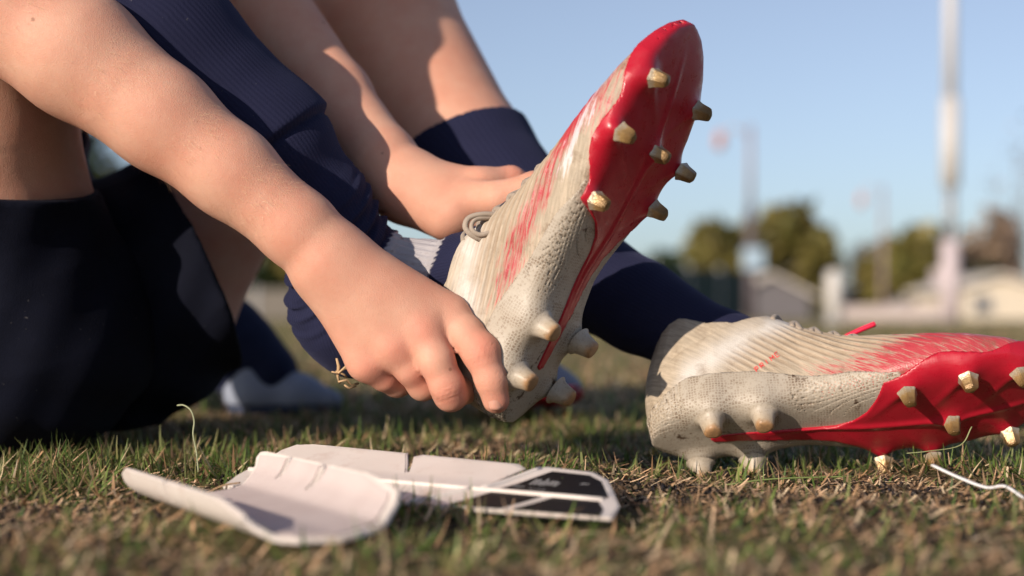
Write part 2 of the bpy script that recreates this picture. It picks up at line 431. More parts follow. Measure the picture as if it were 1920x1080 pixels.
# fine blond hairs along the forearm
def arm_hair():
    H, Fq = [], []
    pr = chain(NARM[2:8])
    for _ in range(2600):
        a, b, ra, rb = pr[rng.integers(len(pr))]; t = rng.random(); c = a + (b - a) * t; r = ra + (rb - ra) * t
        ax_ = (b - a) / np.linalg.norm(b - a); th = rng.uniform(-2.4, 1.2)
        u = np.cross(ax_, [0, 1, 0]); u /= np.linalg.norm(u); vv = np.cross(ax_, u)
        n_ = math.cos(th) * np.array([0, -1., 0]) + math.sin(th) * u; n_ -= ax_ * (n_ @ ax_); n_ /= np.linalg.norm(n_)
        p0 = c + n_ * (r + .5); L = rng.uniform(2.5, 6); d = ax_ * .8 + n_ * .35 + rng.normal(0, .25, 3); sd = np.cross(d, n_); sd /= np.linalg.norm(sd) + 1e-9
        sd *= .045; k = len(H)
        H += [p0 - sd, p0 + sd, p0 + d * L * .5 + n_ * .25 + sd * .7, p0 + d * L * .5 + n_ * .25 - sd * .7, p0 + d * L + sd * .2, p0 + d * L - sd * .2]
        Fq += [(k, k + 1, k + 2, k + 3), (k + 3, k + 2, k + 4, k + 5)]
    o = under(link('arm_hair', mesh_np('arm_hair', H, Fq), M('blond_hair', (.62, .43, .25), rough=.4).m), person); o['kind'] = 'stuff'
arm_hair()

# ------------------------------------------------------------ socks, shorts, jersey, hair
def along(p, pts):
    """distance along a polyline and angle about it"""
    best = np.full(len(p), 1e9); s_out = np.zeros(len(p)); ang = np.zeros(len(p)); acc = 0
    for a, b in zip(pts[:-1], pts[1:]):
        ab = b - a; L = np.linalg.norm(ab); t = np.clip((p - a) @ ab / L ** 2, 0, 1)
        q = p - a - t[:, None] * ab; d = np.linalg.norm(q, axis=1); m = d < best
        u = np.cross(ab / L, [0, 1, 0]); u /= np.linalg.norm(u); vv = np.cross(ab / L, u)
        best = np.where(m, d, best); s_out = np.where(m, acc + t * L, s_out); ang = np.where(m, np.arctan2(q @ u, q @ vv), ang); acc += L
    return s_out, ang
def make_sock(name, leg, foot, cutp, cutn, extra, ribs, colf, h=1.5):
    pr = chain(leg + foot); pts = [q[0] for q in leg] + [q[0] for q in foot[1:]]
    cn = np.array(cutn, float); cn /= np.linalg.norm(cn)
    def f(p, lo, hi):
        d = eval_prims(p, lo, hi, pr, 14) + extra(p)
        return np.maximum(d, -((p - cutp) @ cn))
    l_, h_ = bbox(pr)
    V, F = surf_nets(f, l_, h_, h)
    me = mesh_np(name, V, F); s_, a_ = along(V, pts)
    attr(me, 'rib', a_ / (2 * math.pi) * ribs); attrc(me, 'Col', colf(V))
    print(name, len(V)); return under(link(name, me, SOCKM), person)
# right sock: folded cuff, wrinkles at the ankle, pale stripe, bulging heel
cuffP = P(592, 215, 868); legd = P(620, 470, 870) - P(330, 110, 858); legd /= np.linalg.norm(legd)
footA = P(745, 470, 868); footd = P(875, 500, 860) - P(750, 470, 868); footd /= np.linalg.norm(footd)
stripeA = P(790, 462, 845); ankA = P(735, 400, 868)
def ex1(p):
    s_ = (p - cuffP) @ legd
    d = -4.0 * sstep(3, -2, s_) + 1.2 * np.exp(-((s_ - 2.5) / 1.8) ** 2)
    s2 = (p - ankA) @ legd + .12 * (p[:, 1] - 868) + 2.5 * np.sin(p[:, 1] * .11)
    amp = np.exp(-((s2 + 3) / 22) ** 2)
    d -= amp * (1.5 * np.sin(s2 * .62) + .8 * np.sin(s2 * 1.1 + p[:, 1] * .15))
    d -= .7 * np.sin(s_ * .13 + p[:, 1] * .06) * sstep(0, 20, s_)
    s3 = (p - stripeA) @ footd
    sm = (p - P(785, 445, 850)) @ np.array([.93, 0, -.36]); sq = (p - P(785, 445, 850)) @ np.array([.36, 0, .93])
    d += .55 * np.sin(sq * 2 * math.pi / 4.2 + p[:, 1] * .25) * sstep(-17, -14, sm) * sstep(17, 14, sm) * (p[:, 2] > P(0, 570, 868)[2])
    d -= 1.5 * np.exp(-((s3 - 17) / 5) ** 2) * (p[:, 2] > P(0, 560, 868)[2])
    return d
stn = P(872, 470, 850) - P(790, 462, 850); stn = stn / np.linalg.norm(stn)
def col1(V):
    s3 = (V - P(785, 445, 850)) @ np.array([.93, 0, -.36]) + .8 * np.sin(V[:, 2] * 1.9)
    up = sstep(P(0, 575, 868)[2], P(0, 540, 868)[2], V[:, 2])
    m = sstep(-16.5, -15.5, s3) * sstep(15.5, 14.5, s3) * up
    c = np.array(NAVY)[None] * (1 - m[:, None]) + np.array([.36, .34, .36])[None] * m[:, None]
    return c
RLs = [Pr(300, 90, 858, 43)] + RL[5:]
RLs[0] = (RL[3][0], 44); RLs.insert(1, RL[4])
sock1 = make_sock('sock', RLs, RF, P(215, 20, 855), legd, ex1, 96, col1)
def ex2(p):
    return -.5 * np.sin(p[:, 0] * .09) * np.sin(p[:, 2] * .07)
sd2 = P(1022, 475, 985) - P(880, 250, 1060)
sock2 = make_sock('sock', LL[3:], LF, P(903, 255, 1060), sd2 / np.linalg.norm(sd2) * np.array([1, 1, 1]) + np.array([-.15, 0.35, -.0]), ex2, 70,
                  lambda V: np.tile(np.array(NAVY), (len(V), 1)), 2.0)

def cloth_mesh(name, prims, cuts, k, mat, h=3.0, fold=None):
    def f(p, lo, hi):
        d = eval_prims(p, lo, hi, prims, k)
        if fold is not None: d = d + fold(p)
        for c, n_ in cuts: d = np.maximum(d, (p - c) @ n_)
        return np.maximum(d, 1.0 - p[:, 2])
    l_, h_ = bbox(prims); V, F = surf_nets(f, l_, h_, h)
    return under(link(name, mesh_np(name, V, F), mat), person)
def un(*v): v = np.array(v, float); return v / np.linalg.norm(v)
fold_s = lambda p: 3.0 * (np.abs(np.sin(p[:, 0] * .028 - p[:, 2] * .022 + 1.5 * np.sin(p[:, 2] * .02))) - .5) + 2.6 * np.sin(p[:, 0] * .06 + p[:, 2] * .10 + 2 * np.sin(p[:, 2] * .03)) + 1.2 * np.sin(p[:, 0] * .16 - p[:, 2] * .07 + p[:, 1] * .05)
# far leg of the shorts with the slanting hem, near leg ending across the right thigh, seat on the ground
cloth_mesh('shorts', chain([Pr(60, 600, 1050, 88), Pr(215, 570, 1030, 84), Pr(420, 495, 1030, 72), Pr(560, 440, 1030, 70)]) + chain([Pr(215, 570, 1030, 84), Pr(285, 460, 1050, 60)]),
           [(P(372, 515, 1030), un(.88, .32, .40))], 20, SHORTM, 3.0, fold_s)
def ex_hem(p): return fold_s(p) * .6 + .9 * np.exp(-((p[:, 2] - P(0, 372, 920)[2]) / 1.5) ** 2)
cloth_mesh('shorts', chain([Pr(-60, 660, 960, 80), Pr(40, 610, 955, 86), Pr(-25, 420, 925, 68), Pr(-45, 240, 905, 66)]),
           [(P(40, 362, 900), un(.12, -.2, 1))], 18, SHORTM, 3.0, ex_hem)
cloth_mesh('jersey', chain([(TORSO[0][0], 90), (TORSO[1][0], 84), (TORSO[2][0], 98), (TORSO[3][0], 88)]) +
           chain([(TORSO[3][0], 70), (NARM[0][0], 56), (NARM[0][0] * .15 + NARM[1][0] * .85 + np.array([0, 0, 4.]), 64)]) + chain([(TORSO[3][0], 70), (FARM[0][0], 56), (FARM[0][0] * .6 + FARM[1][0] * .4, 52)]),  # near sleeve widened and lengthened out of view to shade far arm and calf
           [(A_(0, 0, 655, 0)[0], un(0, 0, 1))], 30, JERSM, 4.0, fold_s)
# the strip of shirt tail hanging between thigh and far shorts leg
def sheet(poly, n_sub, fz, thick, name, mat, parent, smooth=True, xf=None, bev=.4):
    bm = bmesh.new(); vs = [bm.verts.new((a, b, 0)) for a, b in poly]; bm.faces.new(vs)
    xs = [a for a, b in poly]; ys = [b for a, b in poly]
    for ax_, (l_, h_) in enumerate(((min(xs), max(xs)), (min(ys), max(ys)))):
        for t in np.arange(l_ + n_sub[ax_], h_, n_sub[ax_]):
            co = [0, 0, 0]; co[ax_] = t; no = [0, 0, 0]; no[ax_] = 1
            bmesh.ops.bisect_plane(bm, geom=bm.verts[:] + bm.edges[:] + bm.faces[:], plane_co=co, plane_no=no)
    bmesh.ops.recalc_face_normals(bm, faces=bm.faces)
    if bm.faces[:] and sum(f.normal.z for f in bm.faces) < 0: bmesh.ops.reverse_faces(bm, faces=bm.faces)
    for v in bm.verts: v.co.z = fz(v.co.x, v.co.y)
    bm.normal_update()
    r = bmesh.ops.extrude_face_region(bm, geom=bm.faces[:])
    nv = [g for g in r['geom'] if isinstance(g, bmesh.types.BMVert)]
    nrm = {v: v.normal.copy() for v in nv}
    for v in nv: v.co -= Vector((0, 0, thick)) if xf is None else Vector((0, 0, thick))
    bmesh.ops.recalc_face_normals(bm, faces=bm.faces)
    if bev:
        ed = [e for e in bm.edges if e.is_manifold and e.calc_face_angle(0) > 1.0]
        bmesh.ops.bevel(bm, geom=ed, offset=bev, segments=2, affect='EDGES')
    me = bpy.data.meshes.new(name)
    for v in bm.verts:
        c = v.co
        if xf is not None: c = Vector(xf(c.x, c.y, c.z))
        v.co = c / 1000
    bmesh.ops.recalc_face_normals(bm, faces=bm.faces)
    bm.to_mesh(me); bm.free()
    o = link(name, me, mat, parent, smooth=False)
    me.polygons.foreach_set('use_smooth', [True] * len(me.polygons)); me.set_sharp_from_angle(angle=R(38))
    return o
cloth_mesh('jersey', chain([Pr(120, 180, 980, 14), Pr(118, 330, 985, 17)]), [], 8, JERSM, 2.5, fold_s)
# hair
hc = HEADL[2][0]
cloth_mesh('hair', [(hc + np.array([-8, 0, 18]), hc + np.array([-20, 0, 0]), 90, 86)], [(hc + np.array([35, 0, 10]), un(1, 0, -.8))], 6,
           M('brown_hair', (.10, .06, .03), rough=.6).m, 3.0, lambda p: 1.5 * np.sin(p[:, 1] * .5) * np.sin(p[:, 0] * .2))

# ------------------------------------------------------------ football boots
XT = np.array([-1, 0, 2, 6, 12, 25, 45, 70, 95, 120, 145, 170, 190, 210, 225, 236, 243, 247, 248.5])
WT = np.array([.6, 6, 12, 18.5, 23.5, 28.5, 30.5, 29.5, 29.5, 34, 40.5, 44, 44.5, 40.5, 33, 24, 15, 6, .6])
XH = np.array([0, 20, 45, 70, 88, 105, 125, 145, 165, 190, 210, 230, 249])
HT = np.array([104, 98, 90, 84, 74, 65, 57, 50, 43.5, 36.5, 31, 26, 20])
XC = np.array([-30, 0, 10, 25, 42, 58, 74, 86, 92, 96])
ZC = np.array([96, 94, 88, 74, 65, 64, 69, 74, 82, 200])
def z0f(x): return np.where(x < 150, 3.0 * np.exp(-((x - 98) / 22) ** 2), 14 * (np.clip(x - 150, 0, 200) / 95) ** 2)
def shoeF(p, sg):
    x, y, z = p.T
    xs = x - np.minimum(9, 4.5 * ((z - 24) / 30) ** 2) * (1 - sstep(0, 60, x))
    w_ = np.maximum(np.interp(xs, XT, WT), .6); zt = np.interp(xs, XH, HT)
    z0 = z0f(xs); yc = sg * 4.5 * sstep(90, 220, x) - sg * 2 * np.exp(-((x - 110) / 30) ** 2)
    zm = z0 + np.minimum(17, .42 * (zt - z0))
    q = 4.5 - 2.3 * sstep(70, 130, x); pp = 2.6 - .5 * sstep(70, 130, x)
    ay = np.abs(y - yc) / w_
    e = np.abs(z - zm) / np.where(z < zm, zm - z0, zt - zm)
    Ab = (ay ** 3.6 + e ** 3.6) ** (1 / 3.6); At = (ay ** pp + e ** q) ** (1 / pp)
    A = np.where(z < zm, Ab, At)
    ez = np.where(z < zm, zm - z0, zt - zm); A_ = np.maximum(A, .05); pe = np.where(z < zm, 3.6, pp); qe = np.where(z < zm, 3.6, q)
    gy = (ay / A_) ** (pe - 1) / w_; gz = (e / A_) ** (qe - 1) / ez
    Fv = (A - 1) / np.sqrt(gy * gy + gz * gz + 1e-6)
    Fv = np.where(Fv < 0, np.maximum(Fv, -np.minimum(w_, 25) * (1 - A * .999)), Fv)
    return np.maximum(Fv, np.maximum(.6 - xs, xs - 247.2))
def upperf(sg, ridge=True):
    def f(p, lo, hi):
        Fv = shoeF(p, sg); x, y, z = p.T
        if ridge:
            c = (z * .96 - x * .28) if sg > 0 else (z * .79 + x * .62)
            mk = sstep(18, 30, z - z0f(x)) * sstep(38, 60, x + .5 * (z - 40)) * sstep(232, 200, x) * sstep(4, 12, np.abs(y)) * sstep(90, 70, z - .0 * x)
            mk = mk * sstep(-6, 8, .62 * (x - 28) + 38 - z + (14 if sg > 0 else -15))
            Fv = Fv - .42 * np.sin(c * 2 * math.pi / 4.3) * mk
            # seam line that bounds the knitted collar, padded heel
            cc = (z - 48) - .55 * (x - 30)
            Fv = Fv + .5 * np.exp(-(cc / 1.1) ** 2) * sstep(5, 15, x) * sstep(90, 75, x)
        g = np.maximum(np.maximum(Fv + 3.0, 8 - z), x - 140)
        zc = np.interp(x, XC, ZC)
        return np.maximum(np.maximum(Fv, (z - zc) * .75), -g)
    return f
HWX = np.array([30, 38, 40, 70, 100, 112, 122, 130, 136, 142, 148, 300])
HWY = np.array([-20, 0, 3.0, 4.8, 7.0, 9, 14, 22, 33, 48, 90, 200])
def ridge_h(x, y, studs):
    d = 1.3 * np.exp(-(np.abs(y - 2) / 2.4) ** 2) * sstep(60, 110, x) * sstep(240, 200, x)
    for (sx, sy) in studs[2:5] + studs[7:11]:
        dd = np.hypot(x - sx, y - sy); d = d + 3.2 * np.exp(-(dd / 7.5) ** 2)
        # rib from the stud back to the middle
        ex, ey = sx - 26, 0.0; ab = np.array([ex - sx, ey - sy]); L2 = ab @ ab
        t = np.clip(((x - sx) * ab[0] + (y - sy) * ab[1]) / L2, 0, 1); q = np.hypot(x - sx - t * ab[0], y - sy - t * ab[1])
        d = d + 1.1 * (1 - t) * np.exp(-(q / 3.2) ** 2)
    return d
def platef(sg, studs):
    def f(p, lo, hi):
        x, y, z = p.T; Fv = shoeF(p, sg) - 1.3 - ridge_h(x, y, studs) * sstep(12, 2, z - z0f(x))
        hw = np.interp(x, HWX, HWY); m = (np.abs(y - 1 - (9 if sg < 0 else 3) * sstep(50, 108, x) * sstep(160, 125, x)) - hw) * .5
        zs = z0f(x) + 6 + 3.5 * sstep(140, 190, x) + 3 * np.sin(x * .12)
        zs = np.where(x < 128, 5.0, zs)
        return np.maximum(np.maximum(Fv, m), np.maximum((z - zs) * .8, -(shoeF(p, sg) + .6)))
    return f
def heelf(sg, studs):
    def f(p, lo, hi):
        x, y, z = p.T; b = 0
        for (sx, sy) in studs[0:2] + studs[5:7]:
            dd = np.hypot(x - sx, y - sy); b = b + 4.0 * np.exp(-(dd / 10) ** 2) * sstep(14, 2, z)
            b = b + 1.6 * np.exp(-((x - sx) / 9) ** 2) * sstep(30, 12, z) * sstep(8, 18, y * np.sign(sy))
        Fv = shoeF(p, sg) - .5 - b
        zs = 12 + 13 * sstep(0, 32, x) - 10 * sstep(55, 125, x) - 8 * sstep(118, 148, x)
        return np.maximum(np.maximum(Fv, (z - zs) * .8), np.maximum(np.maximum(x - 150, .9 - x), -(shoeF(p, sg) + .6)))
    return f
def boot_materials(prefix, ridge=(.79, .62), beige=(.45, .37, .28), red=(.43, .010, .026), pale=(.58, .54, .50)):
    # upper: knitted beige, red brushed over the forefoot, silver on the toe, dirt
    m = M(prefix + '_upper', beige, rough=.55, spec=.35)
    v = m.coord(); ca, sa = ridge
    sep = m.n('ShaderNodeSeparateXYZ', i_Vector=v)
    X, Y, Z = sep.outputs
    c = m.math('ADD', m.math('MULTIPLY', Z, ca), m.math('MULTIPLY', X, sa))
    a = m.math('SUBTRACT', m.math('MULTIPLY', X, ca), m.math('MULTIPLY', Z, sa))
    st = m.n('ShaderNodeCombineXYZ', i_X=m.math('MULTIPLY', a, 70), i_Y=m.math('MULTIPLY', c, 650), i_Z=m.math('MULTIPLY', Y, 60)).outputs[0]
    streak = m.n('ShaderNodeTexNoise', i_Vector=st, i_Scale=1.0, i_Detail=5.0, i_Roughness=.6).outputs['Fac']
    fine = m.n('ShaderNodeTexNoise', i_Vector=m.n('ShaderNodeVectorMath', operation='MULTIPLY', i_0=st, i_1=(2.2, 2.2, 1)).outputs[0], i_Scale=1.0, i_Detail=3.0).outputs['Fac']
    col = m.mix(m.ramp(streak, [(.35, (0, 0, 0)), (.65, (1, 1, 1))]), tuple(x * .72 for x in beige), tuple(x * 1.08 for x in beige))
    col = m.mix(m.math('MULTIPLY', m.at('white'), m.ramp(m.noise(v, 60, 4), [(.3, (.4,) * 3), (.55, (1, 1, 1))])), col, pale)
    wavy = m.ramp(m.math('SINE', m.math('MULTIPLY', c, 6283 / 4.3)), [(0, (0, 0, 0)), (1, (1, 1, 1))])
    col = m.mix(m.math('MULTIPLY', m.math('MULTIPLY', m.math('SUBTRACT', 1.0, wavy), m.at('knit')), .38), col, (.27, .17, .10))
    rr = m.math('ADD', m.at('red'), m.math('MULTIPLY', m.math('SUBTRACT', streak, .5), 1.7))
    rr = m.math('ADD', rr, m.math('MULTIPLY', m.math('SUBTRACT', fine, .5), .9))
    rmask = m.ramp(rr, [(.34, (0, 0, 0)), (.78, (1, 1, 1))])
    col = m.mix(m.math('MULTIPLY', rmask, .9), col, (red[0] * .95, red[1] * 1.6, red[2] * 1.5))
    ss = m.math('ADD', m.at('silver'), m.math('MULTIPLY', m.math('SUBTRACT', streak, .5), 2.2))
    smask = m.ramp(ss, [(.5, (0, 0, 0)), (.72, (1, 1, 1))])
    col = m.mix(m.math('MULTIPLY', smask, .8), col, (.62, .58, .60))
    dirt = m.ramp(m.noise(v, 95, 8, .75), [(.52, (0, 0, 0)), (.72, (1, 1, 1))])
    col = m.mix(m.math('MULTIPLY', dirt, m.math('ADD', .38, m.at('dirt'))), col, (.16, .10, .06))
    m.base(col)
    m.l(m.mix(rmask, (.6,) * 3, (.33,) * 3), m.b.inputs['Roughness'])
    hexb = m.n('ShaderNodeTexVoronoi', i_Vector=v, i_Scale=700.0, i_Randomness=.25).outputs['Distance']
    nb = m.bump(fine, .5, .0005); nb = m.bump(hexb, .35, .0003, nb); m.normal(nb)
    up = m.m
    # heel plate: beige with honeycomb and soil in the cells
    m = M(prefix + '_heel_plate', beige, rough=.5, spec=.4); v = m.coord()
    hx = m.n('ShaderNodeTexVoronoi', i_Vector=v, i_Scale=560.0, i_Randomness=.35, feature='DISTANCE_TO_EDGE').outputs['Distance']
    cells = m.ramp(hx, [(.06, (0, 0, 0)), (.22, (1, 1, 1))])
    col = m.mix(m.noise(v, 40, 4), (.33, .275, .215), (.46, .41, .345))
    soil = m.ramp(m.noise(v, 55, 6, .7), [(.46, (0, 0, 0)), (.62, (1, 1, 1))])
    col = m.mix(m.math('MULTIPLY', cells, m.math('ADD', .22, m.math('MULTIPLY', soil, .6))), col, (.16, .105, .065))
    clump = m.ramp(m.noise(v, 70, 5, .7), [(.61, (0, 0, 0)), (.67, (1, 1, 1))])
    col = m.mix(clump, col, (.09, .055, .035)); m.base(col)
    nb = m.bump(hx, .4, .0005); nb = m.bump(m.noise(v, 300, 4), .3, .0006, nb); m.normal(nb); hp = m.m
    # red plate
    m = M(prefix + '_sole_plate', red, rough=.34, spec=.45); v = m.coord()
    n_ = m.noise(v, 45, 6, .7)
    col = m.mix(n_, tuple(x * .75 for x in red), tuple(x * 1.1 for x in red))
    wear = m.ramp(m.noise(v, 120, 8, .8), [(.60, (0, 0, 0)), (.72, (1, 1, 1))])
    col = m.mix(m.math('MULTIPLY', wear, .35), col, (.16, .02, .03)); m.base(col)
    m.l(m.ramp(m.noise(v, 160, 6, .7), [(.35, (.22,) * 3), (.65, (.5,) * 3)]), m.b.inputs['Roughness'])
    gridb = m.n('ShaderNodeTexVoronoi', i_Vector=v, i_Scale=650.0, i_Randomness=0.0).outputs['Distance']
    m.normal(m.bump(gridb, .12, .0003)); rp = m.m
    # studs: pale shank, worn ochre tip (object z runs from base to tip)
    m = M(prefix + '_stud', (.7, .62, .5), rough=.36, spec=.5, metal=.35); v = m.coord()
    z = m.n('ShaderNodeSeparateXYZ', i_Vector=v).outputs['Z']
    t = m.math('ADD', m.math('MULTIPLY', z, 90), m.math('MULTIPLY', m.math('SUBTRACT', m.noise(v, 260, 5, .7), .5), .9))
    col = m.ramp(t, [(.1, (.42, .35, .26)), (.42, (.32, .20, .08)), (.8, (.19, .11, .04))])
    d = m.ramp(m.noise(v, 420, 6, .8), [(.55, (0, 0, 0)), (.7, (1, 1, 1))]); m.base(m.mix(m.math('MULTIPLY', d, .6), col, (.14, .08, .04)))
    m.normal(m.bump(m.noise(v, 500, 5), .5, .0006)); stf = m.m
    m = M(prefix + '_heel_stud', (.62, .53, .42), rough=.45, spec=.4); v = m.coord()
    z = m.n('ShaderNodeSeparateXYZ', i_Vector=v).outputs['Z']
    t = m.math('ADD', m.math('MULTIPLY', z, 75), m.math('MULTIPLY', m.math('SUBTRACT', m.noise(v, 200, 5, .7), .5), .5))
    col = m.ramp(t, [(.3, (.42, .36, .29)), (.7, (.40, .32, .23)), (.92, (.34, .19, .09))])
    d = m.ramp(m.noise(v, 260, 6, .8), [(.5, (0, 0, 0)), (.72, (1, 1, 1))]); m.base(m.mix(m.math('MULTIPLY', d, .7), col, (.15, .10, .06)))
    m.normal(m.bump(m.noise(v, 500, 5), .4, .0005))
    return dict(upper=up, heel=hp, red=rp, stud=stf, hstud=m.m, lace=cloth_mat(prefix + '_lace', (.33, .27, .22), sheen=.1, weave=2600))
def stud_fore():
    # five-sided blade with a chamfered end
    V = []; rings = [(0, 7.4, 7.4), (3, 6.0, 6.0), (9.0, 4.9, 4.4), (10.6, 4.1, 3.6)]
    ang = [0.2, 1.45, 2.55, 3.75, 4.95]
    for z, rx, ry in rings:
        for a in ang: V.append((rx * math.cos(a) * (1.12 if math.cos(a) > .8 else 1), ry * math.sin(a), z))
    n = 5; F = [(i * n + j, i * n + (j + 1) % n, (i + 1) * n + (j + 1) % n, (i + 1) * n + j) for i in range(3) for j in range(n)]
    V.append((0.4, 0, 11.3)); F += [(15 + j, 15 + (j + 1) % n, 20) for j in range(n)]; F.append((4, 3, 2, 1, 0))
    bm = bmesh.new(); bv = [bm.verts.new(v) for v in V]; [bm.faces.new([bv[i] for i in f]) for f in F]
    bmesh.ops.recalc_face_normals(bm, faces=bm.faces)
    bmesh.ops.bevel(bm, geom=bm.edges[:], offset=.45, segments=2, affect='EDGES')
    for v in bm.verts: v.co /= 1000
    me = bpy.data.meshes.new('stud'); bm.to_mesh(me); bm.free(); return me
def stud_heel():
    prof = [(0, 10.5), (1.5, 8.8), (3.5, 7.9), (6, 7.3), (9, 6.7), (11.5, 6.2), (12.6, 5.8), (13.3, 4.9), (13.6, 3), (13.6, 0.01)]
    n = 24; V = []; 
    for z, r in prof:
        for j in range(n):
            a = 2 * math.pi * j / n; rr = r * (1 + .05 * math.cos(3 * a)); V.append((rr * math.cos(a) + z * .05, rr * math.sin(a), z))
    F = [(i * n + j, i * n + (j + 1) % n, (i + 1) * n + (j + 1) % n, (i + 1) * n + j) for i in range(len(prof) - 1) for j in range(n)]
    return mesh_np('stud', V, F)
def surf_top(x, y, sg):
    zs = np.linspace(15, 100, 400); p = np.stack([np.full(400, x), np.full(400, y), zs], 1); ins = shoeF(p, sg) < 0
    return zs[ins].max() if ins.any() else 20
def make_boot(name, label, Rm, t, sg, studs, mats, masks, h=1.0, ridge=True):
    root = empty(name); Rm = np.array(Rm); u_, _, vt = np.linalg.svd(Rm); Rm = u_ @ vt
    root.matrix_world = Matrix([[*Rm[0], t[0] / 1000], [*Rm[1], t[1] / 1000], [*Rm[2], t[2] / 1000], [0, 0, 0, 1]])
    tag(root, label, 'football boot')
    V, F = surf_nets(upperf(sg, ridge), (-8, -56, -6), (256, 56, 106), h, proj=1)
    me = mesh_np('upper', V, F); x, y, z = V.T
    for k, v in masks(x, y, z, V).items(): attr(me, k, v)
    link('upper', me, mats['upper'], root); print(name, 'upper', len(V))
    V, F = surf_nets(platef(sg, studs), (20, -60, -10), (260, 60, 50), h, proj=1); link('sole_plate', mesh_np('sole_plate', V, F), mats['red'], root)
    V, F = surf_nets(heelf(sg, studs), (-12, -60, -12), (156, 60, 45), h, proj=1); link('heel_plate', mesh_np('heel_plate', V, F), mats['heel'], root)
    mf, mh = stud_fore(), stud_heel(); mf.materials.append(mats['stud']); mh.materials.append(mats['hstud'])
    for i, (sx, sy) in enumerate(studs):
        heel_ = i in (0, 1, 5, 6); o = bpy.data.objects.new('stud', mh if heel_ else mf); COL.objects.link(o); o.parent = root
        z = float(z0f(np.array(sx))) - (3.2 if heel_ else 2.6)
        slope = -28 * max(0, sx - 150) / 95 ** 2
        o.scale = (.86,) * 3 if heel_ else (.84, .84, .9); o.location = (sx / 1000, sy / 1000, z / 1000); o.rotation_euler = (math.pi + R(6 if sy > 0 else -6) * (1 if abs(sy) > 8 else 0), slope * .8, R(0 if i % 2 else 40))
        (mh if heel_ else mf).shade_smooth() if heel_ else None
    return root
STF = [(40, -25), (70, -24.5), (152, -33), (185, -39), (214.5, -33), (29.6, 23), (62, 24.5), (139, 37), (169, 38), (213, 27), (178, 1.7)]
STR = [(34.9, -22.6), (66.3, -24), (142, -34.6), (180, -40), (213, -28), (27, 27), (60, 23), (147, 30), (173, 40), (207, 31), (177, 3)]
BM = boot_materials('boot'); BM2 = boot_materials('raised_boot', (.96, -.28))
def masksF(x, y, z, V):
    side = sstep(4, 12, np.abs(y))
    knit = sstep(-6, 8, .62 * (x - 28) + 24 - z) * sstep(18, 30, z - z0f(x)) * sstep(38, 60, x + .5 * (z - 40)) * sstep(232, 200, x) * side
    low = (z - z0f(x))
    red = np.clip((x - 95) / 75, 0, 1.2) * (1.0 - .55 * sstep(22, 45, low) * sstep(175, 120, x)) * .62 - .12
    red = np.where(x < 70, -1, red) + .42 * sstep(36, 18, low) * sstep(66, 110, x)
    red = np.minimum(red + .34 * sstep(135, 190, x), .78)
    silver = sstep(165, 205, x) * .80 * sstep(12, 24, low) - .25
    wb = (z - 38) - .62 * (x - 28); white = np.exp(-((wb + 12) / 11) ** 2) * sstep(14, 30, x) * sstep(120, 85, x) * sstep(14, 22, low)
    dirt = .55 * sstep(26, 18, low) + .35 * np.exp(-((x - 60) / 25) ** 2) * sstep(40, 25, low)
    return dict(knit=knit, red=red, silver=silver, white=white, dirt=dirt)
def masksR(x, y, z, V):
    m = masksF(x, y, z, V); low = z - z0f(x)
    m['red'] = -.05 + .72 * np.exp(-((low - 25 - .05 * (x - 60)) / 10) ** 2) * sstep(40, 85, x) + .55 * sstep(150, 190, x)
    m['silver'] = .75 * np.exp(-((low - 22) / 7) ** 2) * sstep(120, 150, x) * sstep(240, 225, x) - .1
    return m
bootF = make_boot('football_boot', 'muddy beige and red studded boot resting on the turf on its edge', RF_, tF, -1, STF, BM, masksF)
bootR = make_boot('football_boot', 'beige and red studded boot raised toe-up between the two hands', RR_, tR, 1, STR, BM2, masksR)
# laces of the flat boot
def lace(root, pts, r=1.5, flat=.55, name='lace', mat=None):
    v, f = tube(spline(pts, 6), r, 8, flat=flat); return link(name, mesh_np(name, v, f), mat or BM['lace'], root)
for sg, root in ((-1, bootF), (1, bootR)):
    for i in range(6):
        for s_ in (-1, 1):
            x = 82 + i * 11; W2 = 22 - i * .7
            z = lambda a, b: surf_top(a, b, sg)
            q = [(x + 16 * t, s_ * W2 * (2 * t - 1)) for t in (0, .15, .35, .5, .65, .85, 1)]
            lace(root, [(a, b, z(a, b) + h_) for (a, b), h_ in zip(q, (-1, 1.5, 2.2, 3.0 + .8 * s_, 2.2, 1.5, -1))], 1.9, .9)
REDP = M('red_cord', (.75, .02, .06), rough=.35).m
def lw(root, pts): # world mm points -> boot frame
    mi = root.matrix_world.inverted(); return [tuple((mi @ Vector(tuple(p / 1000))) * 1000) for p in pts]
bpy.context.view_layer.update()
lace(bootF, lw(bootF, [P(1585, 632, 885), P(1612, 619, 884), P(1641, 607, 883)]), 1.7, 1, 'pull_cord', REDP)
lace(bootR, lw(bootR, [P(975, 440, 822), P(930, 448, 808), P(895, 446, 804), P(873, 428, 804), P(880, 408, 806), P(912, 401, 808), P(950, 408, 812), P(985, 424, 822)]), 1.8, .8, 'lace_loop')
lace(bootR, lw(bootR, [P(978, 428, 822), P(950, 424, 808), P(920, 436, 802), P(898, 440, 802), P(884, 428, 803), P(892, 412, 806), P(925, 408, 810)]), 1.6, .8, 'lace_loop')
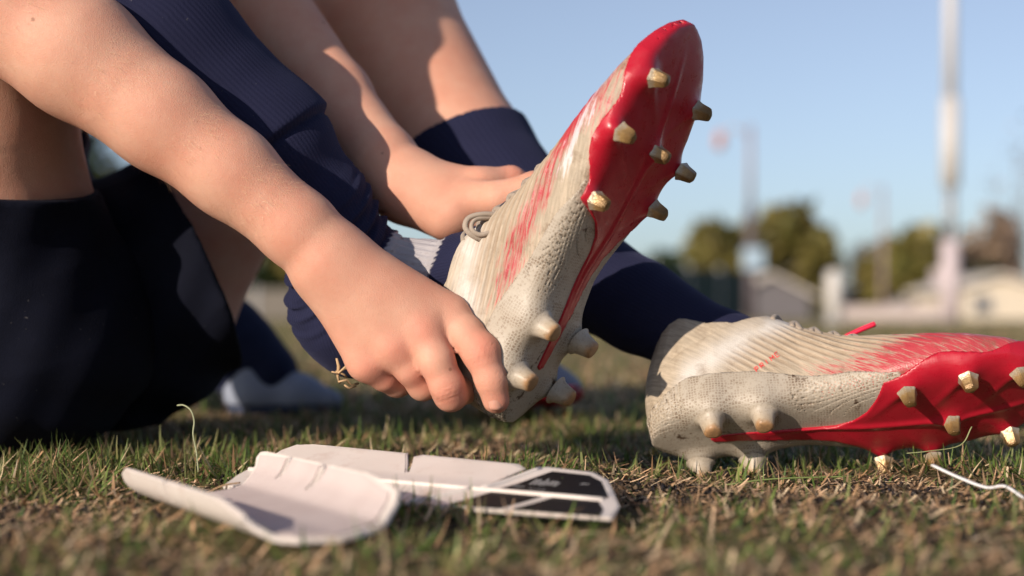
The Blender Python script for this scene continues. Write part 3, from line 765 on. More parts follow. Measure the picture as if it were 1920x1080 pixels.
# tiny red printed word on the flat boot's side: blurred capitals, as separate strokes on the cloth
def print_marks():
    mi = bootF.matrix_world.inverted(); cam_p = Vector((0, 0, HC / 1000)); Vs, Fs = [], []
    a = np.array([1419, 697.]); b = np.array([1466, 663.]); ux = (b - a) / np.linalg.norm(b - a); uy = np.array([-ux[1], ux[0]])
    L = np.linalg.norm(b - a)
    def hit(px):
        d = P(px[0], px[1], 1000) - P(px[0], px[1], 1) ; d /= np.linalg.norm(d); o = np.array([0, 0, HC])
        s_ = np.arange(800, 900, .25); w_ = o + d[None] * s_[:, None]
        Mi = np.array(mi); loc = (w_ / 1000) @ Mi[:3, :3].T + Mi[:3, 3]; loc *= 1000
        k = np.argmax(upperf(-1)(loc, None, None) < 0); return loc[max(k, 1)] - (loc[max(k, 1)] - loc[max(k, 1) - 4]) * .5
    glyph = {'P': [(0, 0, 0, 1), (0, 1, .7, 1), (.7, 1, .7, .5), (.7, .5, 0, .5)], 'R': [(0, 0, 0, 1), (0, 1, .7, 1), (.7, 1, .7, .5), (.7, .5, 0, .5), (.2, .5, .8, 0)],
             'I': [(.3, 0, .3, 1)], 'M': [(0, 0, 0, 1), (0, 1, .4, .4), (.4, .4, .8, 1), (.8, 1, .8, 0)], 'E': [(0, 0, 0, 1), (0, 1, .7, 1), (0, .5, .6, .5), (0, 0, .7, 0)]}
    cw = L / 5.3; H = 8.5
    for i, ch in enumerate('PRIME'):
        for x0, y0, x1, y1 in glyph[ch]:
            p0 = a + ux * (i * cw * 1.06 + x0 * cw * .8) - uy * (y0 * H); p1 = a + ux * (i * cw * 1.06 + x1 * cw * .8) - uy * (y1 * H)
            dd = p1 - p0; nn = np.array([-dd[1], dd[0]]) / (np.linalg.norm(dd) + 1e-9) * .8
            k = len(Vs); Vs += [hit(p0 - nn), hit(p0 + nn), hit(p1 + nn), hit(p1 - nn)]; Fs.append((k, k + 1, k + 2, k + 3))
    link('printed_mark', mesh_np('printed_mark', Vs, Fs), M('red_print', (.72, .06, .06), rough=.6).m, bootF, smooth=False)
print_marks()

# navy and red boot behind, seen toe-on
NB = dict(BM); nm = M('navy_upper', (.012, .016, .05), rough=.5); NB['upper'] = nm.m; NB['heel'] = nm.m
NB['red'] = M('dark_red_plate', (.35, .01, .025), rough=.4).m
ang = R(-80)
Rz = [[math.cos(ang), -math.sin(ang), 0], [math.sin(ang), math.cos(ang), 0], [0, 0, 1]]
bt = make_boot('football_boot', 'navy and red boot on the shaded grass behind the raised boot', Rz, (-20, 1420, 14), 1, STR, NB, lambda x, y, z, V: {}, h=2.5, ridge=False)
# ------------------------------------------------------------ team-mate behind: navy socks, pale trainer
def teammate():
    root = empty('person', (-.9, 1.5, 0)); tag(root, 'team-mate lying back behind the player, blurred navy sock and pale blue-grey trainer on the grass', 'person')
    pts = [Pr(-900, 560, 1560, 95), Pr(-300, 560, 1480, 72), Pr(60, 590, 1430, 52), Pr(250, 600, 1400, 46), Pr(420, 640, 1380, 36), Pr(500, 705, 1370, 27)]
    pts2 = [Pr(-900, 560, 1560, 95), Pr(-300, 600, 1700, 70), Pr(60, 600, 1700, 52), Pr(330, 655, 1690, 38)]
    top = [Pr(-900, 560, 1560, 95), Pr(-1500, 470, 1560, 110), Pr(-1700, 440, 1560, 60), Pr(-1850, 430, 1560, 88)]
    g = chain(pts) + chain(pts2) + chain(top)
    f = lambda p, lo, hi: eval_prims(p, lo, hi, g, 20)
    l_, h_ = bbox(g); V, F = surf_nets(f, l_, h_, 7); me = mesh_np('body', V, F); attr(me, 'flush', np.zeros(len(V))); attr(me, 'crease', np.zeros(len(V)))
    link('body', me, SKIN)
    def sub(name, o): o.parent = root; o.matrix_parent_inverse = Matrix.Translation(-root.location); return o
    sub('', bpy.context.scene.objects[COL.objects[-1].name])
    g2 = chain([(p, r + 5) for p, r in pts[2:]]) ; f2 = lambda p, lo, hi: eval_prims(p, lo, hi, g2, 20) + 1.5 * np.sin(p[:, 0] * .12)
    l_, h_ = bbox(g2); V, F = surf_nets(f2, l_, h_, 5); sub('', link('sock', mesh_np('sock', V, F), cloth_mat('faded_navy', (.012, .016, .04), sheen=.2)))
    g3 = chain([(p, r + 9) for p, r in pts[:2]]) + chain([(p, r + 8) for p, r in pts2[:2]]) + chain([(top[0][0], 104), (top[1][0], 118)])
    f3 = lambda p, lo, hi: eval_prims(p, lo, hi, g3, 20)
    l_, h_ = bbox(g3); V, F = surf_nets(f3, l_, h_, 9); sub('', link('tracksuit', mesh_np('tracksuit', V, F), SHORTM))
    a, b, c = P(478, 735, 1365), P(560, 744, 1360), P(618, 752, 1355)
    g4 = [(a, b, 27, 21), (b, c, 20, 12), (P(470, 700, 1365), a, 25, 27)]
    f4 = lambda p, lo, hi: np.maximum(eval_prims(p, lo, hi, g4, 12), 9 - p[:, 2])
    l_, h_ = bbox(g4); V, F = surf_nets(f4, l_, h_, 3); sh = sub('', link('trainer', mesh_np('trainer', V, F), M('pale_trainer', (.24, .27, .35), rough=.7).m))
    g5 = [(p - np.array([0, 0, 14]), q - np.array([0, 0, 8]), r_ * .95, s_ * 1.0) for p, q, r_, s_ in g4[:2]]
    f5 = lambda p, lo, hi: np.maximum(eval_prims(p, lo, hi, g5, 12), np.abs(p[:, 2] - 7) - 6)
    l_, h_ = bbox(g5); V, F = surf_nets(f5, l_, h_, 3); so_ = link('sole', mesh_np('sole', V, F), M('dark_rubber', (.03, .04, .08), rough=.8).m); so_.parent = sh; so_.matrix_parent_inverse = Matrix.Identity(4)
teammate()

# ------------------------------------------------------------ shin guards
SGM = M('guard_plastic', (.66, .58, .53), rough=.38, spec=.45)
v_ = SGM.coord(); cc_ = SGM.mix(SGM.noise(v_, 30, 5, .6), (.60, .52, .47), (.74, .68, .64))
cc_ = SGM.mix(SGM.math('MULTIPLY', SGM.ramp(SGM.noise(v_, 55, 7, .7), [(.55, (0, 0, 0)), (.75, (1, 1, 1))]), .45), cc_, (.42, .27, .21))
SGM.base(cc_); SGM.normal(SGM.bump(SGM.noise(v_, 300, 5, .7), .15, .0005)); SGM = SGM.m
FOAM = M('guard_lining', (.50, .42, .40), rough=.85, spec=.2)
v_ = FOAM.coord(); FOAM.base(FOAM.mix(FOAM.noise(v_, 50, 6, .6), (.46, .37, .35), (.58, .50, .48))); FOAM.normal(FOAM.bump(FOAM.noise(v_, 900, 3), .5, .0006)); FOAM = FOAM.m
BLK = M('black_panel', (.010, .009, .010), rough=.6, spec=.2)
v_ = BLK.coord(); BLK.base(BLK.mix(BLK.ramp(BLK.noise(v_, 700, 5, .7), [(.55, (0, 0, 0)), (.85, (1, 1, 1))]), (.006, .005, .006), (.028, .025, .026))); BLK = BLK.m
PRT = M('white_print', (.42, .41, .41), rough=.6).m
def guard(name, label, org, axis, prof, outline, panels, thick=2.4, tilt=0.0, fall=0.0, lining=None, ribs=(), marks=()):
    root = empty(name, tuple(org / 1000)); tag(root, label, 'shin guard', 'pair of shin guards lying in the grass')
    a = np.array([axis[0], axis[1], 0.]); a /= np.linalg.norm(a); b = np.array([-a[1], a[0], 0.])
    pd = np.array([q[0] for q in prof], float); pz = np.array([q[1] for q in prof], float); px_ = np.array([q[2] if len(q) > 2 else q[0] for q in prof], float)
    dd = np.linspace(pd[0], pd[-1], 200); zz = np.interp(dd, pd, pz); xx = np.interp(dd, pd, px_)
    kk = np.ones(9) / 9; zz = np.convolve(np.pad(zz, 4, 'edge'), kk, 'valid'); xx = np.convolve(np.pad(xx, 4, 'edge'), kk, 'valid')
    def bend(s_): return tilt * s_
    def xf(off):
        def g(s_, d, z):
            e = 1.0
            hf = 1 - fall * max(s_, 0) / 160; z_ = np.interp(d, dd, zz) * hf; x_ = np.interp(d, dd, xx)
            sl = np.array([np.interp(d + 1, dd, xx) - x_, np.interp(d + 1, dd, zz) - z_]); 
            if np.linalg.norm(sl) < 1e-6: sl = np.array([x_ - np.interp(d - 1, dd, xx), z_ - np.interp(d - 1, dd, zz)])
            sl /= np.linalg.norm(sl); n_ = np.array([-sl[1], sl[0]])
            q = a * s_ + b * (x_ + n_[0] * (z + off)) + np.array([0, 0, 1.]) * (z_ + n_[1] * (z + off) + bend(s_))
            return q
        return g
    sheet(outline, (6, 4), lambda s_, d: 0.0, thick, 'shell', SGM, root, xf=xf(0), bev=.7)
    if lining: sheet(lining, (6, 4), lambda s_, d: 0.0, .8, 'lining', FOAM, root, xf=xf(.85), bev=.3)
    for nm_, poly in panels: sheet(poly, (7, 5), lambda s_, d: 0.0, .7, nm_, BLK, root, xf=xf(.75), bev=.2)
    for pts in ribs:
        g = xf(.4); q = np.array([g(s_, d, 0) for s_, d in spline(pts, 5)])
        v, f = tube(q, 1.25, 8); link('rib', mesh_np('rib', v, f), SGM, root)
    if marks:
        g = xf(.95); Vs, Fs = [], []
        for s0, d0, s1, d1, w_ in marks:
            n_ = np.array([-(d1 - d0), s1 - s0]); n_ = n_ / (np.linalg.norm(n_) + 1e-9) * w_ / 2; k = len(Vs)
            Vs += [g(s0 - n_[0], d0 - n_[1], 0), g(s0 + n_[0], d0 + n_[1], 0), g(s1 + n_[0], d1 + n_[1], 0), g(s1 - n_[0], d1 - n_[1], 0)]; Fs.append((k, k + 1, k + 2, k + 3))
        link('printed_mark', mesh_np('printed_mark', Vs, Fs), PRT, root, smooth=False)
    return root
# rear guard: tray tilted to the camera, ridge rib along it, black windows at its right end
orgA = np.array([-144., 771, 2.]); axA = (.868, -.497)
profA = [(-30, .8, -28), (-14, 4, -13), (0, 7.5, 0), (14, 10.5, 14), (30, 15.5, 28), (44, 19.5, 39)]
rng2 = random.Random(3)
marks = []
for i in range(8): marks.append((163 + i * 1.9, 15.5 + rng2.uniform(-1.0, .6), 163.4 + i * 1.9, 23 + rng2.uniform(-2.5, 3), .75))
for i in range(4): marks.append((157 + i * 1.5, 9.2, 157.3 + i * 1.5, 9.2 + rng2.uniform(1, 2.4), .7))
for i in range(4): marks.append((167 + i * 2.4, 7.2, 167.3 + i * 2.4, 7.2 + rng2.uniform(1, 2.2), .7))
marks += [(188, 21.5, 189.5, 24, .8), (190, 22.2, 192, 23.6, .8)]
guardA = guard('shin_guard', 'scuffed white shin guard with black printed panels at its right end', orgA, axA, profA,
    [(4, -25.96), (0, -9.44), (0, 30.96), (5, 41.28), (14, 43.86), (78, 43.86), (93, 16.77), (94.2, 17.29), (84.5, 39.99), (88, 43.86), (147, 43.86), (154, 37.41), (146, 5.16), (147.5, 4.64), (159, 39.99), (163, 43.86), (190, 42.57), (202, 32.25), (226, -7.08), (232, -28.32), (150, -30.68)],
    [('black_panel', [(157, 4), (170, 38), (191, 37.5), (201, 29), (216, 4)]), ('black_panel', [(156, -2.6), (184, -2.6), (174, -27.5), (147, -27.5)]), ('black_panel', [(190, -2.6), (214, -2.6), (222, -15), (226, -27.5), (181, -27.5)])],
    ribs=[[(2, 0), (60, 0.39), (140, 0.26), (215, 0)], [(148, 1.29), (155, 20.64), (162, 39.99)], [(143, 0), (134, -14.16), (125, -29.5)]], marks=[(a + 5, b, c + 5, d, e) for a, b, c, d, e in marks], fall=.28)
# front guard: deep trough running towards the camera
orgB = np.array([-163., 728, 1.]); axB = (.52, -.854)
profB = [(-50, 17.5, -36), (-40, 9, -33), (-28, 3.2, -24), (0, 2.4, 0), (24, 5, 21), (38, 13, 31), (50, 22, 36)]
guardB = guard('shin_guard', 'plain white trough-shaped shin guard nearest the camera, its pale lining showing', orgB, axB, profB,
    [(8, -50), (1, -46), (-2, -36), (6, -14), (14, 0), (16, 14), (8, 34), (0, 44), (2, 48.5), (8, 50), (41, 50), (43, 36), (44.5, 36), (44.5, 50), (80, 50), (84, 47), (83.5, 34), (85, 34), (88, 49), (94, 50), (130, 50), (165, 44), (178, 20), (182, 0), (178, -20), (165, -44), (140, -50), (72, -50), (70, -38), (68.5, -38), (68, -50)],
    [], thick=2.6, lining=[(12, -46), (4, -38), (11, -14), (19, 0), (21, 14), (12, 34), (5, 46), (40, 48), (42, 33.5), (46, 33.5), (46.5, 48), (81, 48), (83, 31.5), (86, 31.5), (90, 48), (128, 48), (160, 42), (172, 20), (176, 0), (172, -20), (160, -42), (138, -47)])

# ------------------------------------------------------------ turf: blades, straw, soil crumbs
def patch(x, y):                                     # 0 bare/straw ... 1 green (metres)
    v = .66 + .36 * np.sin(x * 14 + 1.7) * np.sin(y * 11 + .4) + .34 * np.sin(x * 37 + y * 23) * np.sin(y * 31 - x * 9)
    v = v + .35 * np.exp(-(((x + .25) / .14) ** 2 + ((y - .86) / .12) ** 2)) + .6 * np.exp(-(((x - .27) / .09) ** 2 + ((y - .68) / .08) ** 2))
    v = v - .75 * np.exp(-(((x + .12) / .09) ** 2 + ((y - .77) / .05) ** 2)) - .9 * np.exp(-(((x - .14) / .13) ** 2 + ((y - .74) / .06) ** 2)) + .5 * np.exp(-(((x + .28) / .12) ** 2 + ((y - .74) / .06) ** 2)) - .5 * np.exp(-(((x + .2) / .06) ** 2 + ((y - .70) / .03) ** 2))
    return v
def scatter(n, y0, y1, margin, near_bias=1.0):
    u = rng.random(n); y = y0 + (y1 - y0) * u ** near_bias; x = (rng.random(n) * 2 - 1) * (.39 * y + margin); k = np.ones(n, bool)
    for org, ax_, s0, s1, d0, d1 in ((orgA, axA, -2, 228, -28, 34), (orgB, axB, 6, 178, -30, 28)):
        a = np.array(ax_) / np.hypot(*ax_); px_, py_ = x * 1000 - org[0], y * 1000 - org[1]
        s_ = px_ * a[0] + py_ * a[1]; d = -px_ * a[1] + py_ * a[0]; k &= ~((s_ > s0) & (s_ < s1) & (d > d0) & (d < d1))
    return x[k], y[k]
def ribbons(name, x, y, L, W_, lean, az, curl, cols, kseg=3, z0=0.0, mat=None, flatw=0):
    n = len(x); t = np.linspace(0, 1, kseg + 1)[None, :]
    ang = lean[:, None] + curl[:, None] * t                                    # from vertical
    ds = (L / kseg)[:, None]
    hx = np.concatenate([np.zeros((n, 1)), np.cumsum(np.sin(ang[:, :-1]) * ds, 1)], 1); hz = np.concatenate([np.zeros((n, 1)), np.cumsum(np.cos(ang[:, :-1]) * ds, 1)], 1)
    dx, dy = np.cos(az)[:, None], np.sin(az)[:, None]
    cx, cy, cz = x[:, None] + hx * dx, y[:, None] + hx * dy, zg(x, y)[:, None] + z0 + np.maximum(hz, -.001)
    wd = W_[:, None] * (1 - .9 * t ** 1.6) * .5
    if flatw: wd = W_[:, None] * (1 - .3 * t) * .5
    sx, sy = -dy * wd, dx * wd
    V = np.stack([np.stack([cx - sx, cy - sy, cz], -1), np.stack([cx + sx, cy + sy, cz + wd * .5], -1)], 2).reshape(n, -1, 3)
    m = 2 * (kseg + 1); base = np.arange(n)[:, None] * m
    q = np.concatenate([base + np.array([[2 * k, 2 * k + 1, 2 * k + 3, 2 * k + 2]]) for k in range(kseg)], 0)
    me = mesh_np(name, V.reshape(-1, 3), q, 1); attrc(me, 'Col', np.repeat(cols, m, 0))
    o = link(name, me, mat); return o
GM = M('grass_blade', (.1, .15, .03), rough=.5, spec=.35); c_ = GM.at('Col', 'Color'); GM.base(c_)
GM.set('Transmission Weight', 0); tr = GM.n('ShaderNodeBsdfTranslucent', i_Color=c_); mx = GM.n('ShaderNodeMixShader', i_Fac=.28)
GM.l(GM.b.outputs[0], mx.inputs[1]); GM.l(tr.outputs[0], mx.inputs[2]); GM.l(mx.outputs[0], GM.t.nodes['Material Output'].inputs[0]); GM = GM.m
STM = M('straw', (.4, .28, .15), rough=.75, spec=.2); STM.base(STM.at('Col', 'Color')); STM = STM.m
def colmix(n, pal, jit=.25):
    pal = np.array(pal); i = rng.integers(len(pal), size=n); return pal[i] * (1 + rng.normal(0, jit, (n, 1))).clip(.4, 1.8)
GREEN = [(.11, .165, .035), (.16, .21, .055), (.075, .13, .03), (.22, .24, .09), (.20, .19, .07)]
DRY = [(.52, .32, .18), (.60, .40, .25), (.32, .19, .10), (.55, .42, .27), (.24, .15, .09)]
def blades(name, n, y0, y1, Lr, Wr, dry, margin=.12, bias=1.0, label=''):
    x, y = scatter(n, y0, y1, margin, bias); n = len(x); p = patch(x, y); k = rng.random(n) < np.clip(p, .06, 1.0) * np.where(y < .66, .35, 1); x, y, p = x[k], y[k], p[k]; n = len(x)
    L = rng.uniform(*Lr, n) * (.6 + .5 * np.clip(p, 0, 1)); W_ = rng.uniform(*Wr, n)
    isd = rng.random(n) < dry; cols = np.where(isd[:, None], colmix(n, DRY), colmix(n, GREEN))
    o = ribbons(name, x, y, L, W_, rng.uniform(.45, 1.7, n), rng.uniform(0, 6.283, n), rng.uniform(-.9, .9, n), cols, 4 if Lr[1] < .03 else 3, -.001, GM)
    tag(o, label, 'grass', kind='stuff')
blades('grass', 60000, .40, 1.35, (.008, .024), (.0009, .0021), .25, label='short patchy green grass in the foreground and under the boots')
blades('grass', 42000, 1.3, 5.0, (.012, .030), (.0022, .0045), .40, margin=.3, bias=1.0, label='blurred short grass of the pitch behind the player')
blades('grass', 30000, 5.0, 18.0, (.02, .045), (.006, .012), .5, margin=1.0, label='far out-of-focus turf behind, yellow-green')
def straw(n, y0, y1, Lr, Wr, label, m=.12):
    x, y = scatter(n, y0, y1, m); n = len(x); k = rng.random(n) < np.clip(1.25 - patch(x, y), .3, 1); x, y = x[k], y[k]; n = len(x)
    o = ribbons('straw', x, y, rng.uniform(*Lr, n), rng.uniform(*Wr, n), rng.uniform(.9, 1.6, n), rng.uniform(0, 6.283, n), rng.uniform(-.5, .7, n), colmix(n, DRY), 2, rng.uniform(0, .004, n)[:, None], STM, 1)
    tag(o, label, 'straw', kind='stuff')
straw(42000, .40, 1.5, (.002, .011), (.0004, .0016), 'dry pinkish-tan grass clippings strewn over the near turf')
straw(16000, 1.4, 4.0, (.004, .014), (.002, .005), 'dry clippings on the blurred turf behind', .3)
def crumbs(n):
    x, y = scatter(n, .42, 1.2, .1); n = len(x); k = rng.random(n) < np.clip(1.0 - 1.6 * patch(x, y), .10, 1); x, y = x[k], y[k]; n = len(x)
    r = rng.uniform(.0006, .0019, n) ; z = zg(x, y) + rng.uniform(0, .002, n)
    D = np.array([(1, 0, 0), (-1, 0, 0), (0, 1, 0), (0, -1, 0), (0, 0, 1), (0, 0, -1)], float)
    Vv = (np.stack([x, y, z], -1)[:, None] + (D[None] + rng.normal(0, .25, (n, 6, 3))) * r[:, None, None]).reshape(-1, 3)
    Ff = np.array([(0, 2, 4), (2, 1, 4), (1, 3, 4), (3, 0, 4), (2, 0, 5), (1, 2, 5), (3, 1, 5), (0, 3, 5)])
    me = mesh_np('soil_crumbs', Vv, (np.arange(n)[:, None, None] * 6 + Ff[None]).reshape(-1, 3), 1)
    attrc(me, 'Col', np.repeat(colmix(n, [(.03, .022, .018), (.055, .038, .028), (.018, .016, .02), (.13, .09, .06)]), 6, 0))
    tag(link('soil_crumbs', me, STM, smooth=False), 'dark soil and rubber crumbs in the bare patches of turf', 'soil crumbs', kind='stuff')
crumbs(60000)
# single hero blades and stalks
def stalk(name, pts, r, col, label, cat, par=None):
    m = M(name + '_mat', col, rough=.6).m; v, f = tube(spline(pts, 6), r, 6, flat=.5); o = link(name, mesh_np(name, v, f), m, par)
    if par is None: tag(o, label, cat)
    return o
stalk('grass_stalk', [P(372, 886, 849), P(368, 846, 850), P(362, 815, 850), P(364, 790, 851), P(358, 770, 851), P(345, 760, 852), P(332, 760, 853)], .45, (.32, .34, .20), 'thin pale grass stalk curling over at its tip, left of the shin guards', 'grass stalk')
stalk('grass_stalk', [P(618, 803, 1152), P(628, 787, 1150), P(650, 772, 1150), P(686, 748, 1150)], 1.1, (.14, .20, .06), 'straight green grass blade leaning right below the gripping hand', 'grass stalk')
stalk('straw_stalk', [P(436, 798, 1090), P(460, 808, 1085), P(490, 822, 1080)], 1.4, (.55, .33, .17), 'bright orange-tan straw behind the plain shin guard', 'straw stalk')
stalk('straw_stalk', [P(1205, 893, 822), P(1140, 888, 822), P(1090, 897, 825)], .9, (.50, .36, .18), 'long dry straw lying before the heel of the flat boot', 'straw stalk')
stalk('straw_stalk', [P(385, 925, 735), P(420, 910, 740), P(450, 905, 745)], .9, (.52, .33, .18), 'short dry straw between the two walls of the plain shin guard', 'straw stalk')
stalk('grass_stalk', [P(1355, 910, 800), P(1450, 898, 800), P(1600, 893, 803)], 1.0, (.16, .20, .06), 'long green blade lying flat in front of the flat boot heel studs', 'grass stalk')
stalk('grass_stalk', [P(1700, 850, 812), P(1740, 846, 810), P(1800, 835, 812), P(1822, 800, 815)], .6, (.24, .26, .12), 'curved yellowish blade crossing the red sole of the flat boot', 'grass stalk')
stalk('cord', [P(1748, 872, 750), P(1800, 896, 735), P(1850, 914, 725), P(1885, 912, 722), P(1925, 938, 712)], 1.5, (.68, .66, .66), 'white plastic cord lying in the grass at lower right', 'cord')
# straw stuck on the sock's heel
sp = [[(622, 697), (634, 700), (646, 692), (672, 686)], [(631, 672), (635, 686), (633, 706), (637, 718)], [(634, 700), (652, 684), (662, 676)], [(630, 696), (645, 702), (650, 708)], [(634, 716), (650, 712), (658, 722), (672, 719)], [(646, 722), (654, 728), (668, 724)], [(688, 716), (694, 713), (699, 715)]]
for q in sp:
    d0 = 838; v, f = tube([P(a, b, d0 + i * 2) for i, (a, b) in enumerate(q)], [1.2 if i % 2 else .8 for i in range(len(q))], 6, flat=.6)
    o = link('straw_piece', mesh_np('straw_piece', v, f), STM); attrc(o.data, 'Col', np.tile((.50, .33, .19), (len(v), 1))); o.parent = sock1; o.matrix_parent_inverse = (Matrix.Translation(person.location)).inverted() @ Matrix.Identity(4)
    o.matrix_parent_inverse = Matrix.Identity(4)
# small yellow leaf behind
V = [(0, 0, 0), (5, 1, 2), (9, 0, 1), (5, -4, 1), (5, 0, 6), (1, -1, 5)]
me = mesh_np('fallen_leaf', [np.array(v) + P(1215, 855, 960) for v in V], [(0, 1, 4, 5), (1, 2, 4), (0, 3, 2, 1), (0, 5, 3), (3, 5, 4), (3, 4, 2)]); tag(link('fallen_leaf', me, M('yellow_leaf', (.6, .38, .05), rough=.6).m), 'small yellow leaf on the turf left of the flat boot heel', 'leaf')

# ------------------------------------------------------------ far background
def w2(px, Ym): return (px - 960) / FPX * Ym
def h2(py, Ym): return HC / 1000 - (py - HOR) / FPX * Ym
LEAF = {}
def tree(name, px, Y, wpx, top, base, cols, label, n=900, bare=False, trunk_px=None, cat='tree'):
    x, zt, zb = w2(px, Y), h2(top, Y), h2(base, Y); rw = wpx / 2 / FPX * Y; hh = (zt - max(zb, 0))
    root = empty(name, (x, Y, 0)); tag(root, label, cat, 'trees beyond the pitch')
    tr_, r0 = [], max(.12, rw * .06)
    ctr = np.array([0, 0, max(zb, 0) + hh * .55])
    parts = [tube([(0, 0, -.1), (.1, 0, ctr[2] * .5), (0, .1, ctr[2])], [r0, r0 * .8, r0 * .5], 8)]
    tips = []
    for i in range(12):
        a = i * 2.4; e = ctr + np.array([math.cos(a) * rw * .75, math.sin(a) * rw * .6, hh * random.uniform(-.2, .42)]); mid = ctr * .55 + e * .45
        parts.append(tube([(0, 0, ctr[2] * .45), tuple(mid), tuple(e)], [r0 * .45, r0 * .25, r0 * .06], 5)); tips.append(e)
        if bare:
            for k in range(7):
                e2 = e + rng.normal(0, rw * .28, 3); parts.append(tube([tuple(mid * .3 + e * .7), tuple(e2)], [r0 * .12, r0 * .03], 4))
    v, f = merge(parts); bm_ = M('bark', (.14, .10, .08), rough=.9).m
    me = mesh_np('trunk', v, f, 1); link('trunk', me, bm_, root)
    # foliage: many small leaf clumps about lobes
    lob = [ctr + np.array([rng.uniform(-.75, .75) * rw, rng.uniform(-.7, .7) * rw, rng.uniform(-.42, .40) * hh]) for _ in range(16)]
    c = np.array(lob)[rng.integers(len(lob), size=n)] + rng.normal(0, 1, (n, 3)) * np.array([rw * .2, rw * .2, hh * .12])
    k = (((c[:, 0]) / rw) ** 2 + ((c[:, 2] - ctr[2]) / (hh * .5)) ** 2 < 1.15) & (c[:, 2] > .1); c = c[k]; n = len(c)
    s_ = rng.uniform(.06, .12, n) * rw * (.5 if bare else 1)
    q = rng.normal(0, 1, (n, 4, 3)); q[:, 1] = -q[:, 0] + .3 * q[:, 1]; q[:, 3] = -q[:, 2] + .3 * q[:, 3]
    Vv = (c[:, None] + q[:, [0, 2, 1, 3]] * s_[:, None, None]).reshape(-1, 3)
    me = mesh_np('crown', Vv, np.arange(4 * n).reshape(-1, 4), 1); attrc(me, 'Col', np.repeat(colmix(n, cols, .3), 4, 0))
    link('crown', me, GM, root, smooth=False)
OL = [(.17, .145, .035), (.21, .18, .05), (.12, .115, .03), (.24, .19, .06)]; DG = [(.03, .05, .018), (.05, .07, .025)]; OR = [(.34, .24, .16), (.40, .29, .21), (.27, .20, .14)]  # OR lightened and softened, putting haze into the leaf colour
tree('tree', 1345, 62, 130, 425, 600, OL, 'rounded olive tree left of the dark lamp post', 2200)
tree('tree', 1470, 66, 190, 400, 600, OL, 'broad olive tree right behind the dark lamp post', 3000)
tree('tree', 1690, 64, 150, 428, 600, OL, 'olive tree left of the tall white pole', 2600)
tree('tree', 1405, 68, 150, 440, 600, OL, 'low wide olive tree filling the gap behind the dark lamp post', 2400)
tree('tree', 1535, 64, 90, 452, 600, OL, 'small olive tree at the right end of the first clump', 1500)
tree('tree', 1645, 68, 90, 455, 600, OR, 'rusty brown tree at the left end of the second clump', 1500)
tree('tree', 1240, 62, 110, 480, 600, DG, 'dark green tree rising just over the green fence', 1500)
tree('tree', 1745, 70, 90, 436, 600, DG, 'dark green tree just left of the tall white pole')
tree('tree', 1830, 66, 90, 500, 600, DG, 'low dark green tree behind the cream house')
tree('tree', 1850, 72, 130, 405, 600, OR, 'orange-brown autumn tree right of the tall white pole', 2200)
tree('tree', 1590, 80, 110, 480, 600, OR, 'small hazy bare tree between the olive trees', 260, True)
tree('tree', 1905, 60, 150, 250, 600, [(.4, .32, .32)], 'tall faint bare tree at the right edge', 60, True)
for i, (px, wd, tp, cl, lb) in enumerate([(110, 260, 220, DG, 'dark tree far behind the seated player, farthest left'), (260, 220, 235, OL, 'olive tree seen under the forearm'), (420, 240, 330, DG, 'dark bushy tree behind the bare thigh'),
                                          (545, 180, 420, OL, 'olive bush seen between thigh and sock'), (680, 200, 480, DG, 'low dark bush behind the gripping hand')]):
    tree('tree', px, 55, wd, tp, 600, cl, lb, 1300)
# brown-grey hedge bank / fence low at left
def simple(name, x0, x1, y0, y1, z0, z1, mat, par=None):
    v, f = box(x0, x1, y0, y1, z0, z1); return link(name, mesh_np(name, v, f, 1), mat, par, smooth=False)
FEN = M('windscreen_fabric', (.012, .035, .032), rough=.8); FEN = FEN.m; POST = M('grey_steel', (.30, .30, .31), rough=.5, metal=.3).m
WHT = M('white_paint', (.52, .49, .47), rough=.5).m
def fence(x0, y0, x1, y1, z, n, label, mat, name='fence'):
    root = empty(name, (x0, y0, 0)); tag(root, label, 'fence')
    d = np.array([x1 - x0, y1 - y0]); L = np.hypot(*d); d /= L; a = math.atan2(d[1], d[0]); root.rotation_euler = (0, 0, a)
    for i in range(n):
        simple('fence_panel', i * L / n + .06, (i + 1) * L / n - .06, -.02, .02, .05, z - .04, mat, root)
    for i in range(n + 1): simple('post', i * L / n - .05, i * L / n + .05, -.06, .06, 0, z + .06, POST, root)
fence(w2(1000, 38), 38, w2(1402, 50), 50, 1.72, 6, 'dark green screened fence behind the lower legs', FEN)
BRN = M('weathered_boards', (.16, .14, .12), rough=.9).m
fence(w2(-500, 40), 40, w2(900, 40), 40, .92, 10, 'low grey-brown board fence behind the seated player', BRN)
